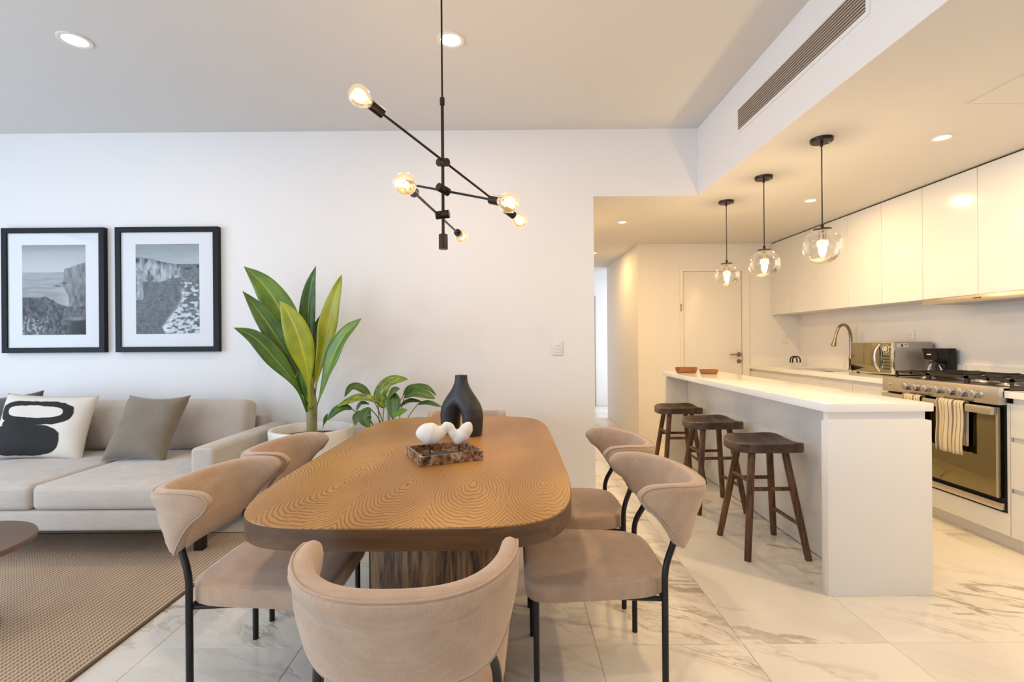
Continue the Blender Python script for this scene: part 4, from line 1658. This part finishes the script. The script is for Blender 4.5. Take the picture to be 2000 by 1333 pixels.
# ---------------------------------------------------------------- pendants over the island
def make_pendant():
    t = thing('pendant_lamp', '', 'pendant lamp', (0, 0, Z_LOW), 0, 'clear glass globe pendants above the island')
    part('ceiling_canopy', join(lathe([(0, 0), (0.060, 0), (0.060, -0.016), (0.057, -0.020), (0, -0.020)], 32), lathe([(0, -0.018), (0.008, -0.020), (0.008, -0.042), (0.005, -0.046), (0, -0.046)], 12)),
         M['bronze'], t, local=True)
    part('screw', sphere((0.038, -0.012, -0.021), 0.0045, 10, 6), M['steel_bright'], t, local=True)
    part('cord', cyl((0, 0, -0.03), (0, 0, -0.505), 0.0034, n=8), M['black_metal'], t, local=True)
    zt = -0.533
    part('cap', join(lathe([(0, zt + 0.002), (0.047, zt + 0.002), (0.047, zt + 0.006), (0.020, zt + 0.009), (0.009, zt + 0.012), (0.009, zt + 0.032), (0.004, zt + 0.036), (0, zt + 0.036)], 28)),
         M['bronze'], t, local=True)
    part('socket', lathe([(0, zt), (0.021, zt), (0.021, zt - 0.062), (0.016, zt - 0.066), (0, zt - 0.066)], 20), M['nickel'], t, local=True)
    R = 0.104
    zc = zt - 0.095
    prof = []
    for i in range(26):
        a = math.radians(-90 + (180 - 23) * i / 25)
        prof.append((0.0 if i == 0 else R * math.cos(a), zc + R * math.sin(a)))
    part('globe', lathe(prof, 40), M['globe_glass'], t, local=True, angle=179)
    part('bulb', lathe([(0.012, zt - 0.060), (0.016, zt - 0.075), (0.023, zt - 0.100), (0.024, zt - 0.120), (0.019, zt - 0.145), (0.010, zt - 0.160), (0, zt - 0.164)], 20), M['bulb_glass'], t, local=True, angle=179)
    part('filament', lathe([(0, zt - 0.080), (0.011, zt - 0.088), (0.014, zt - 0.112), (0.011, zt - 0.140), (0, zt - 0.150)], 12), M['filament'], t, local=True, angle=179)
    point_light((0, 0, Z_LOW + zt - 0.115), 9, (1.0, 0.74, 0.42), 0.035, t)
    return t


pd = make_pendant()
for k, (y, lab) in enumerate(((2.878, 'clear glass globe pendant over the island, the one nearest the camera'),
                              (3.540, 'clear glass globe pendant over the island, the middle one of three'),
                              (4.160, 'clear glass globe pendant over the island, the one nearest the white door'))):
    o = pd if k == 0 else copy_tree(pd)
    o.location = (1.822, y, Z_LOW)
    o['label'] = lab
# ---------------------------------------------------------------- kitchen island
IX0, IX1, IY0, IY1, ZT = 1.512, 2.028, 2.372, 4.95, 0.934
isl = thing('kitchen_island', 'long white kitchen island with an overhanging worktop for stools', 'kitchen island', (1.77, 3.66, 0))
part('worktop', bbox(IX0, IX1 + 0.005, IY0, IY1, ZT - 0.040, ZT, 0.002), M['quartz'], isl)
part('end_panel', bbox(IX0 + 0.012, IX1, IY0 + 0.006, IY0 + 0.058, 0.0, 0.850, 0.002), M['matt_white'], isl)
part('end_panel', bbox(IX0 + 0.012, IX1, IY1 - 0.060, IY1 - 0.008, 0.0, 0.850, 0.002), M['matt_white'], isl)
part('recess', join(box(IX0 + 0.024, IX1 - 0.022, IY0 + 0.020, IY0 + 0.058, 0.850, ZT - 0.040), box(IX0 + 0.024, IX1 - 0.022, IY1 - 0.06, IY1 - 0.02, 0.850, ZT - 0.040),
                    box(1.76, IX1 - 0.022, IY0 + 0.058, IY1 - 0.06, 0.850, ZT - 0.040)), M['matt_white'], isl, smooth=False)
BX = 1.742
part('carcass', box(BX + 0.018, IX1 - 0.02, IY0 + 0.058, IY1 - 0.060, 0.0, 0.850), M['matt_white'], isl, smooth=False)
seams = [IY0 + 0.058, 3.34, 4.19, 4.55, IY1 - 0.060]
for a, b in zip(seams[:-1], seams[1:]):
    part('panel', bbox(BX, BX + 0.018, a + 0.0012, b - 0.0012, 0.008, ZT - 0.0405, 0.001, 1), M['gloss_white'], isl)

# wooden bowls on the island
def oval_bowl(x, y, a, b, h, rot, label):
    t = 0.008
    prof = [(0.0, 0.0), (0.80, 0.0), (0.90, 0.10), (0.985, 0.70), (1.0, 1.0), (0.93, 1.0), (0.88, 0.55), (0.78, 0.30), (0, 0.28)]
    V, F = lathe([(r, z) for r, z in prof], 40)
    V = [Vector((p.x * a, p.y * b, p.z * h)) for p in V]
    o = part('serving_bowl', rz((V, F), rot), M['bowl_wood'], None, angle=45)
    o.location = (x, y, ZT)
    return setp(o, label, 'bowl', 'wooden bowls on the island')


oval_bowl(1.665, 4.70, 0.108, 0.075, 0.052, 0.15, 'larger oval wooden bowl at the far end of the island')
oval_bowl(1.808, 4.52, 0.082, 0.060, 0.040, -0.2, 'smaller oval wooden bowl in front of the larger one')


# ---------------------------------------------------------------- bar stools
def stool_seat():
    hx, hy = 0.192, 0.182
    rings = [1.0, 0.97, 0.88, 0.72, 0.5, 0.25]
    N = 56
    o = []
    for k in range(N):
        th = 2 * math.pi * k / N
        c, s_ = math.cos(th), math.sin(th)
        n = 4.6 if c > 0 else 3.0
        o.append((hx * math.copysign(abs(c) ** (2 / n), c), hy * math.copysign(abs(s_) ** (2 / n), s_)))

    def top(x, y):
        u = y / hy
        return 0.628 + 0.030 * u * u + 0.006 * (x / hx) ** 2 - 0.004 * math.cos(3 * x / hx)

    def bot(x, y):
        return 0.588 + 0.016 * (y / hy) ** 2
    V, F = [], []
    rt, rb = [], []
    for s_ in rings:
        rt.append(len(V))
        dz = 0.006 if s_ == 1.0 else 0.0
        V += [Vector((x * s_, y * s_, top(x * s_, y * s_) - dz)) for x, y in o]
    ct_ = len(V)
    V.append(Vector((0, 0, top(0, 0))))
    for s_ in [1.0, 0.96, 0.5]:
        rb.append(len(V))
        dz = 0.005 if s_ == 1.0 else 0.0
        V += [Vector((x * s_, y * s_, bot(x * s_, y * s_) + dz)) for x, y in o]
    cb_ = len(V)
    V.append(Vector((0, 0, bot(0, 0))))
    for i in range(N):
        j = (i + 1) % N
        for a, b in zip(rt[:-1], rt[1:]):
            F.append((a + i, a + j, b + j, b + i))
        F.append((rt[-1] + i, rt[-1] + j, ct_))
        F.append((rb[0] + i, rb[0] + j, rt[0] + j, rt[0] + i))
        for a, b in zip(rb[:-1], rb[1:]):
            F.append((b + i, b + j, a + j, a + i))
        F.append((rb[-1] + j, rb[-1] + i, cb_))
    return V, F


def make_stool():
    t = thing('bar_stool', '', 'stool', (0, 0, 0), 0, 'dark wooden stools along the island')
    part('seat', stool_seat(), M['stool_seat'], t, local=True, angle=50)
    legs = {}
    for sx in (-1, 1):
        for sy in (-1, 1):
            p0 = Vector((sx * 0.172, sy * 0.186, 0.0))
            p1 = Vector((sx * 0.095, sy * 0.085, 0.606))
            legs[(sx, sy)] = (p0, p1)
            part('leg', tube([p0, p0.lerp(p1, 0.5), p1], [0.0185, 0.0205, 0.0200], 10), M['stool_wood'], t, local=True, angle=50)

    def rung(a, b, z):
        pa, pb = [legs[q][0].lerp(legs[q][1], z / 0.606) for q in (a, b)]
        part('rung', cyl(pa, pb, 0.0115, n=10), M['stool_wood'], t, local=True)
    rung((-1, -1), (-1, 1), 0.425)
    rung((-1, 1), (1, 1), 0.385)
    rung((-1, -1), (1, -1), 0.385)
    rung((1, -1), (1, 1), 0.185)
    return t


st = make_stool()
for k, (y, a, lab) in enumerate(((2.955, 0.0, 'dark wooden saddle-seat stool at the island, the one nearest the camera'),
                                 (3.695, 0.03, 'dark wooden saddle-seat stool at the island, the middle one of three'),
                                 (4.440, -0.03, 'dark wooden saddle-seat stool at the island, the one farthest from the camera'))):
    o = st if k == 0 else copy_tree(st)
    o.location = (1.490, y, 0)
    o.rotation_euler = (0, 0, a)
    o['label'] = lab

# ---------------------------------------------------------------- base cabinets along the right wall
FX = 2.90                     # face of the fronts
SY0, SY1 = 2.885, 3.79        # the range


def base_unit(y0, y1, label, drawers, group='white base cabinets along the kitchen wall', ztop=ZT - 0.041):
    t = thing('base_cabinet', label, 'cabinet', ((FX + XR) / 2, (y0 + y1) / 2, 0), 0, group)
    part('carcass', box(FX + 0.020, XR - 0.002, y0 + 0.0005, y1 - 0.0005, 0.085, ztop), M['matt_white'], t, smooth=False)
    part('plinth', box(FX + 0.058, FX + 0.072, y0 + 0.0005, y1 - 0.0005, 0.0, 0.085), M['matt_white'], t, smooth=False)
    if ztop < 0.8:
        part('rail', box(FX + 0.020, FX + 0.060, y0 + 0.0005, y1 - 0.0005, ztop, ZT - 0.041), M['matt_white'], t, smooth=False)
    for z0, z1 in drawers:
        part('drawer_front' if z1 - z0 < 0.5 else 'door', bbox(FX, FX + 0.020, y0 + 0.0015, y1 - 0.0015, z0, z1, 0.0015, 1), M['gloss_white'], t)
    return t


D3 = [(0.083, 0.342), (0.368, 0.640), (0.666, 0.862)]
base_unit(2.04, 2.866, 'white base cabinet of three drawers beside the range, nearest the camera', D3)
base_unit(1.20, 2.038, 'white base cabinet of drawers at the right edge, nearest the camera', D3)
base_unit(3.792, 4.19, 'narrow white base cabinet between the range and the sink run', [(0.083, 0.862)])
base_unit(4.192, 4.61, 'narrow white base cabinet below the microwave', [(0.083, 0.862)])
base_unit(4.612, 5.30, 'wide white base cabinet below the sink', [(0.083, 0.862)], ztop=0.712)
base_unit(5.302, YK - 0.002, 'wide white base cabinet in the corner by the door', [(0.083, 0.862)])
# the white housing the range is built into
hous = thing('oven_housing', 'white panel and plinth below the built-in range', 'cabinet', ((FX + XR) / 2, (SY0 + SY1) / 2, 0))
part('panel', bbox(FX, FX + 0.020, SY0 - 0.017, SY1, 0.083, 0.212, 0.0015, 1), M['gloss_white'], hous)
part('side_strip', bbox(FX, FX + 0.020, 2.8675, 2.884, 0.2125, ZT - 0.072, 0.001, 1), M['gloss_white'], hous)
part('plinth', box(FX + 0.058, FX + 0.072, SY0 - 0.017, SY1, 0.0, 0.083), M['matt_white'], hous, smooth=False)

# worktop with the sink cut-out
CX0 = FX - 0.018
SKX0, SKX1, SKY0, SKY1 = 2.985, 3.385, 4.625, 5.285
wk = thing('worktop', 'white quartz worktop with an inset sink along the kitchen wall', 'worktop', ((CX0 + XR) / 2, 4.9, ZT - 0.04))
z0, z1 = ZT - 0.040, ZT


def slab_hole(x0, x1, y0, y1, hx0, hx1, hy0, hy1, z0, z1):
    V = []
    for z in (z0, z1):
        V += [Vector((x0, y0, z)), Vector((x1, y0, z)), Vector((x1, y1, z)), Vector((x0, y1, z)),
              Vector((hx0, hy0, z)), Vector((hx1, hy0, z)), Vector((hx1, hy1, z)), Vector((hx0, hy1, z))]
    F = []
    for i in range(4):
        j = (i + 1) % 4
        F.append((8 + i, 8 + j, 12 + j, 12 + i))
        F.append((i, 4 + i, 4 + j, j))
        F.append((i, j, 8 + j, 8 + i))
        F.append((4 + i, 12 + i, 12 + j, 4 + j))
    return V, F


part('slab', slab_hole(CX0, XR - 0.001, SY1 + 0.002, YK - 0.001, SKX0, SKX1, SKY0, SKY1, z0, z1), M['quartz'], wk, smooth=False)
part('upstand', join(box(XR - 0.020, XR - 0.001, SY1 + 0.002, YK - 0.001, ZT, ZT + 0.105), box(FX, XR - 0.020, YK - 0.020, YK - 0.001, ZT, ZT + 0.105)), M['quartz'], wk, smooth=False)
sk = thing('sink', 'stainless undermount sink set in the white worktop', 'sink', ((SKX0 + SKX1) / 2, (SKY0 + SKY1) / 2, 0.72))
w_ = 0.004
part('basin', join(box(SKX0 - w_, SKX1 + w_, SKY0 - w_, SKY1 + w_, 0.720, 0.724), box(SKX0 - w_, SKX0, SKY0, SKY1, 0.724, z0 + 0.004), box(SKX1, SKX1 + w_, SKY0, SKY1, 0.724, z0 + 0.004),
                   box(SKX0 - w_, SKX1 + w_, SKY0 - w_, SKY0, 0.724, z0 + 0.004), box(SKX0 - w_, SKX1 + w_, SKY1, SKY1 + w_, 0.724, z0 + 0.004)), M['steel'], sk, smooth=False)
part('divider', bbox(SKX0, SKX1, 4.950, 4.962, 0.724, z0 - 0.012, 0.002), M['steel'], sk)
part('drain', lathe([(0, 0.0265), (0.035, 0.0265), (0.042, 0.024), (0.042, 0.022)], 24, ((SKX0 + SKX1) / 2, 4.74, 0.70)), M['steel_bright'], sk)
wk2 = thing('worktop', 'short white quartz worktop at the right edge beside the range', 'worktop', ((CX0 + XR) / 2, 2.0, ZT - 0.04))
part('slab', bbox(CX0, XR - 0.001, 1.2, SY0 - 0.003, z0, z1, 0.0015, 1), M['quartz'], wk2)
part('upstand', box(XR - 0.020, XR - 0.001, 1.2, SY0 - 0.003, ZT, ZT + 0.105), M['quartz'], wk2, smooth=False)
wk3 = solo('splash_upstand', box(XR - 0.020, XR - 0.001, SY0 + 0.002, SY1 - 0.002, ZT, ZT + 0.105), M['quartz'], 'low white quartz upstand on the wall behind the range', 'upstand', smooth=False)

# ---------------------------------------------------------------- faucet
fx, fy = 3.42, 4.955
fa = thing('faucet', 'tall brushed nickel gooseneck faucet behind the sink', 'faucet', (fx, fy, ZT))
part('body', lathe([(0, 0), (0.030, 0), (0.030, 0.006), (0.0235, 0.012), (0.0225, 0.10), (0.026, 0.105), (0.026, 0.118), (0.021, 0.125), (0.0175, 0.16), (0, 0.16)], 24), M['nickel'], fa, local=True)
gp = [(0, 0, 0.14), (-0.004, 0, 0.27), (-0.012, -0.005, 0.36), (-0.045, -0.012, 0.432), (-0.095, -0.02, 0.452), (-0.145, -0.03, 0.425), (-0.175, -0.036, 0.36), (-0.190, -0.040, 0.31)]
gpp = catmull(gp, 6)
part('spout', tube(gpp, [0.0165 - 0.004 * (i / len(gpp)) for i in range(len(gpp))], 14), M['nickel'], fa, local=True)
part('spray_head', tube([(-0.189, -0.040, 0.315), (-0.196, -0.042, 0.29), (-0.207, -0.045, 0.255), (-0.211, -0.046, 0.240)], [0.0135, 0.0165, 0.023, 0.0245], 18), M['nickel'], fa, local=True)
part('lever', tube(catmull([(0, -0.018, 0.108), (0.006, -0.040, 0.112), (0.015, -0.085, 0.128)], 4), 0.006, 8), M['nickel'], fa, local=True)

# ---------------------------------------------------------------- black arched stand in the corner
an = thing('napkin_holder', 'small black arched wire stand with pale feet in the worktop corner', 'holder', (3.335, 5.79, ZT))
for k, (ox, oy, a) in enumerate(((-0.020, 0.0, 0.12), (0.020, 0.012, -0.12))):
    pts = [(-0.042, 0, 0.030), (-0.042, 0, 0.060)] + [(-0.042 * math.cos(math.pi * i / 10), 0, 0.068 + 0.040 * math.sin(math.pi * i / 10)) for i in range(11)] + [(0.042, 0, 0.060), (0.042, 0, 0.030)]
    pts = [Matrix.Rotation(a, 3, 'Z') @ Vector(p) + Vector((ox, oy, 0)) for p in pts]
    part('arch', tube(pts, 0.0072, 10), M['black_plastic'], an, local=True)
    for q in (pts[0], pts[-1]):
        part('foot', lathe([(0, 0), (0.011, 0), (0.011, 0.034), (0, 0.034)], 14, (q.x, q.y, 0)), M['pot'], an, local=True)

# ---------------------------------------------------------------- microwave
MX0, MX1, MY0, MY1 = 3.150, 3.480, 4.065, 4.572
mz0, mz1 = ZT + 0.012, ZT + 0.283
mw = thing('microwave', 'silver microwave with a mirrored door on the kitchen worktop', 'microwave', ((MX0 + MX1) / 2, (MY0 + MY1) / 2, ZT))
part('casing', bbox(MX0 + 0.016, MX1, MY0, MY1, mz0, mz1, 0.004), M['mw_side'], mw)
part('front_frame', bbox(MX0, MX0 + 0.017, MY0, MY1, mz0, mz1, 0.003), M['steel_bright'], mw)
part('door', bbox(MX0 - 0.004, MX0 + 0.002, MY0 + 0.125, MY1 - 0.006, mz0 + 0.006, mz1 - 0.006, 0.002), M['mw_glass'], mw)
part('door_handle', tube(catmull([(MX0 - 0.002, MY0 + 0.140, mz0 + 0.02), (MX0 - 0.030, MY0 + 0.152, mz0 + 0.075), (MX0 - 0.038, MY0 + 0.156, (mz0 + mz1) / 2), (MX0 - 0.030, MY0 + 0.152, mz1 - 0.075), (MX0 - 0.002, MY0 + 0.140, mz1 - 0.02)], 6), 0.0095, 12),
     M['steel_bright'], mw)
part('control_panel', bbox(MX0 - 0.003, MX0 + 0.002, MY0 + 0.020, MY0 + 0.118, mz0 + 0.008, mz1 - 0.008, 0.001, 1), M['mw_glass'], mw)
ring = [(MX0 - 0.006, MY0 + 0.069 + 0.034 * math.cos(2 * math.pi * k / 32), mz1 - 0.055 + 0.034 * math.sin(2 * math.pi * k / 32)) for k in range(33)]
part('dial', join(tube(ring, 0.0045, 8, caps=False), cyl((MX0 - 0.003, MY0 + 0.069, mz1 - 0.055), (MX0 - 0.010, MY0 + 0.069, mz1 - 0.055), 0.024, n=24)), M['steel_bright'], mw)
for k in range(5):
    zz = mz1 - 0.120 - k * 0.026
    part('button', bbox(MX0 - 0.005, MX0 - 0.002, MY0 + 0.032, MY0 + 0.106, zz - 0.008, zz + 0.008, 0.001, 1), M['dark_print'], mw)
stk = part('sticker', box(MX0 + 0.030, MX0 + 0.125, MY0 - 0.0008, MY0 + 0.001, mz1 - 0.045, mz1 - 0.012), M['sticker'], mw, smooth=False)
part('sticker_print', join(box(MX0 + 0.066, MX0 + 0.084, MY0 - 0.0012, MY0, mz1 - 0.038, mz1 - 0.019), box(MX0 + 0.094, MX0 + 0.119, MY0 - 0.0012, MY0, mz1 - 0.027, mz1 - 0.021)), M['dark_print'], stk, smooth=False)
for x in (MX0 + 0.04, MX1 - 0.04):
    for y in (MY0 + 0.04, MY1 - 0.04):
        part('foot', cyl((x, y, ZT + 0.0005), (x, y, mz0 + 0.002), 0.013, n=12), M['black_plastic'], mw)

# ---------------------------------------------------------------- coffee maker
cm = thing('coffee_maker', 'black drip coffee maker with a glass carafe between microwave and range', 'coffee maker', (3.400, 3.915, ZT))
cm.scale = (0.86, 0.90, 0.94)
part('base_plate', bbox(-0.105, 0.095, -0.070, 0.070, 0.0, 0.022, 0.006), M['black_plastic'], cm, local=True)
part('water_tank', bbox(0.020, 0.100, -0.072, 0.072, 0.018, 0.235, 0.010), M['black_plastic'], cm, local=True)
V, F = box(-0.100, 0.030, -0.070, 0.070, 0.150, 0.238)
for i in (0, 2):
    V[i].x += 0.022
part('brew_head', bevel_prism((V, F), 0.008, 2), M['black_plastic'], cm, local=True)
part('lid', bbox(-0.104, 0.098, -0.069, 0.069, 0.234, 0.246, 0.004), M['black_plastic'], cm, local=True)
part('logo', box(-0.094, -0.0905, -0.022, 0.022, 0.190, 0.200), M['sticker'], cm, local=True, smooth=False)
carafe = part('carafe', lathe([(0, 0.023), (0.048, 0.023), (0.060, 0.040), (0.062, 0.062), (0.052, 0.092), (0.038, 0.112), (0.038, 0.124)], 28, (-0.040, 0, 0)), M['carafe_glass'], cm, local=True, angle=179)
part('carafe_lid', lathe([(0, 0.134), (0.036, 0.132), (0.041, 0.124), (0.041, 0.118)], 24, (-0.040, 0, 0)), M['black_plastic'], carafe, local=True)
part('carafe_handle', tube(fillet([(-0.040, -0.040, 0.118), (-0.035, -0.088, 0.116), (-0.035, -0.088, 0.052), (-0.038, -0.060, 0.046)], 0.02), 0.0085, 10), M['black_plastic'], carafe, local=True)

# ---------------------------------------------------------------- the range
rg = thing('range_cooker', 'stainless steel gas range with seven knobs and a mirrored oven door', 'range', ((FX + XR) / 2, (SY0 + SY1) / 2, 0.215))
g = 0.012
part('body', box(FX + 0.012, XR - 0.022, SY0 + 0.001, SY1 - 0.001, 0.215, 0.930), M['gap'], rg, smooth=False)
PX0 = 2.852
cp = part('control_panel', bbox(PX0, FX + 0.020, SY0, SY1 - 0.002, 0.850, 0.956, 0.003), M['steel'], rg)
part('hob_plate', bbox(FX - 0.02, XR - 0.024, SY0, SY1 - 0.002, 0.932, 0.952, 0.003), M['hob'], rg)
ky = [SY0 + (SY1 - SY0) * (1 - f) for f in ()]
for px in (1766, 1785, 1804, 1827, 1853, 1875.5, 1899.5):
    yk = PX0 * F_PX / (px - 1000.0 + 8)
    kb = part('knob', tube([(PX0, yk, 0.902), (PX0 - 0.006, yk, 0.902), (PX0 - 0.0065, yk, 0.902), (PX0 - 0.036, yk, 0.902), (PX0 - 0.038, yk, 0.902)], [0.029, 0.029, 0.0250, 0.0245, 0.022], 24), M['knob'], rg)
    part('grip', bbox(PX0 - 0.042, PX0 - 0.036, yk - 0.0045, yk + 0.0045, 0.884, 0.920, 0.002), M['knob'], kb)
for yb, r in ((SY1 - 0.075, 0.010), (SY0 + 0.105, 0.011)):
    part('button', tube([(PX0 + 0.001, yb, 0.902), (PX0 - 0.004, yb, 0.902), (PX0 - 0.006, yb, 0.902)], [r, r, r * 0.7], 16), M['steel'], rg)
dr = part('oven_door', bbox(FX - 0.030, FX + 0.010, SY0 + 0.022, SY1 - 0.022, 0.298, 0.835, 0.003), M['oven_glass'], rg, label='mirrored oven door')
part('door_trim', join(box(FX - 0.032, FX - 0.029, SY0 + 0.022, SY1 - 0.022, 0.790, 0.835), box(FX - 0.0315, FX - 0.029, SY0 + 0.022, SY0 + 0.034, 0.298, 0.790)), M['steel'], dr, smooth=False)
HX = 2.832
part('door_handle', join(bbox(HX - 0.012, HX + 0.010, SY0 + 0.012, SY1 - 0.030, 0.790, 0.838, 0.005), box(HX + 0.009, FX - 0.030, SY0 + 0.04, SY0 + 0.065, 0.800, 0.828),
                         box(HX + 0.009, FX - 0.030, SY1 - 0.085, SY1 - 0.06, 0.800, 0.828)), M['steel'], dr)
part('drawer_strip', bbox(FX - 0.024, FX + 0.012, SY0 + 0.010, SY1 - 0.010, 0.228, 0.270, 0.004), M['steel'], rg)
bx0, bx1 = FX + 0.045, XR - 0.075
burn = [(FX + 0.17, SY0 + 0.16, 0.042), (FX + 0.44, SY0 + 0.16, 0.034), (FX + 0.30, (SY0 + SY1) / 2, 0.060), (FX + 0.17, SY1 - 0.16, 0.034), (FX + 0.44, SY1 - 0.16, 0.042)]
for x, y, r in burn:
    b = part('burner', lathe([(0, 0.952), (r * 1.35, 0.952), (r * 1.3, 0.956), (r * 0.95, 0.958), (r * 0.92, 0.968), (0, 0.968)], 24, (x, y, 0)), M['steel'], rg)
    part('burner_cap', lathe([(0, 0.968), (r * 0.82, 0.968), (r * 0.80, 0.974), (r * 0.6, 0.977), (0, 0.977)], 24, (x, y, 0)), M['iron'], b)


def grate(y0, y1, centers):
    x0, x1 = bx0, bx1
    zt, zb, w = 1.004, 0.984, 0.0075
    q = [box(x0, x1, y0, y0 + 2 * w, zb, zt - 0.004), box(x0, x1, y1 - 2 * w, y1, zb, zt - 0.004), box(x0, x0 + 2 * w, y0, y1, zb, zt - 0.004), box(x1 - 2 * w, x1, y0, y1, zb, zt - 0.004)]
    for x in (x0 + 0.006, x1 - 0.006):
        for y in (y0 + 0.006, y1 - 0.006):
            q.append(box(x - 0.007, x + 0.007, y - 0.007, y + 0.007, 0.952, zb))
    for cx, cy in centers:
        for sx, sy in ((1, 0), (-1, 0), (0, 1), (0, -1)):
            if sx:
                e = x0 if (sx < 0 and cx - x0 < 0.25) else (x1 if (sx > 0 and x1 - cx < 0.25) else cx + sx * 0.13)
                a, b = cx + sx * 0.022, e
                q.append(box(min(a, b), max(a, b), cy - w, cy + w, zb, zt))
            else:
                e = y0 if sy < 0 else y1
                a, b = cy + sy * 0.022, e
                q.append(box(cx - w, cx + w, min(a, b), max(a, b), zb, zt))
    return join(*q)


yw = (SY1 - SY0 - 0.03) / 3
gs = [(SY0 + 0.012, SY0 + 0.012 + yw, [burn[0][:2], burn[1][:2]]), (SY0 + 0.016 + yw, SY0 + 0.014 + 2 * yw, [burn[2][:2]]), (SY0 + 0.018 + 2 * yw, SY1 - 0.014, [burn[3][:2], burn[4][:2]])]
for a, b, c in gs:
    part('grate', grate(a, b, c), M['iron'], rg, smooth=False)


# ---- towels over the oven handle
def towel(y0, y1, front, back, label, seed):
    rnd = random.Random(seed)
    xc, zt = HX - 0.001, 0.838
    prof = []
    nf = 14
    for k in range(nf + 1):
        prof.append((-0.019 - 0.004 * math.sin(k * 0.5), zt - front + (front - 0.004) * k / nf))
    for k in range(1, 8):
        a = math.pi - math.pi * k / 8
        prof.append((0.0175 * math.cos(a), zt + 0.0045 + 0.010 * math.sin(a)))
    for k in range(10):
        prof.append((0.0185, zt - 0.004 - (back - 0.004) * k / 9))
    n = 44
    V, F, UV = [], [], []
    L = len(prof)
    for i in range(n + 1):
        u = i / n
        for j, (dx, z) in enumerate(prof):
            hang = max(0.0, min(1.0, (zt - z) / max(front, 0.01)))
            fold = math.sin(u * math.pi * 5 + 0.6) * 0.007 * (0.25 + hang)
            yy = y0 + (y1 - y0) * (0.5 + (u - 0.5) * (1 - 0.05 * hang))
            V.append(Vector((xc + dx + (fold - 0.004 * hang if dx < 0 else 0.0), yy, z)))
            UV.append((1 - u, j / (L - 1)))
    for i in range(n):
        for j in range(L - 1):
            a = i * L + j
            F.append((a, a + L, a + L + 1, a + 1))
    og = Vector((xc, (y0 + y1) / 2, zt - front))
    o = part('dish_towel', ([p - og for p in V], F), M['towel'], None, uvs=UV, angle=179)
    o.location = og
    sm = o.modifiers.new('thickness', 'SOLIDIFY')
    sm.thickness = 0.003
    sm.offset = 0
    return setp(o, label, 'towel', 'striped towels over the oven handle')


towel(3.070, 3.262, 0.325, 0.27, 'cream striped dish towel hanging in full view on the oven handle', 1)
towel(3.395, 3.545, 0.325, 0.27, 'cream striped dish towel mostly hidden behind the island worktop', 2)

# ---------------------------------------------------------------- wall cabinets and hood
UX, UZ0, UZ1 = 3.17, 1.543, 2.408
cuts = [2.44, 2.89, 3.34, 3.79, 4.21, 4.63, 5.10, 5.56, YK - 0.002]
names = ['white glossy wall cabinet at the right edge of the picture', 'white glossy wall cabinet over the range hood, nearer the camera', 'white glossy wall cabinet over the range hood, farther from the camera',
         'white glossy wall cabinet left of the hood, above the coffee maker', 'white glossy wall cabinet above the microwave', 'white glossy wall cabinet above the faucet',
         'white glossy wall cabinet above the sink', 'white glossy wall cabinet in the corner by the end wall']
for (a, b), nm in zip(zip(cuts[:-1], cuts[1:]), names):
    t = thing('wall_cabinet', nm, 'cabinet', ((UX + XR) / 2, (a + b) / 2, UZ0), 0, 'white wall cabinets along the kitchen wall')
    part('carcass', box(UX + 0.020, XR - 0.001, a + 0.0004, b - 0.0004, UZ0 + 0.004, UZ1 - 0.003), M['matt_white'], t, smooth=False)
    part('top_gap_shade', box(UX + 0.012, XR - 0.001, a, b, UZ1 - 0.003, UZ1 + 0.0115), M['gap'], t, smooth=False)  # near-black strip paints in the shade of the gap below the ceiling
    part('door', bbox(UX, UX + 0.020, a + 0.0015, b - 0.0015, UZ0, UZ1, 0.0012, 1), M['gloss_white'], t)
hood = thing('range_hood', 'slim stainless pull-out hood below the wall cabinets', 'range hood', ((UX + XR) / 2, (SY0 + SY1) / 2, 1.495))
part('body', box(UX + 0.020, XR - 0.002, SY0 + 0.006, SY1 - 0.006, 1.505, 1.5425), M['steel'], hood, smooth=False)
part('front_strip', bbox(UX - 0.012, UX + 0.022, SY0 + 0.004, SY1 - 0.004, 1.498, 1.5415, 0.002), M['steel'], hood)
part('filter', box(UX + 0.03, XR - 0.06, SY0 + 0.03, SY1 - 0.03, 1.500, 1.5055), M['mw_side'], hood, smooth=False)
part('logo', box(UX - 0.0128, UX - 0.0115, 3.305, 3.365, 1.516, 1.524), M['dark_print'], hood, smooth=False)
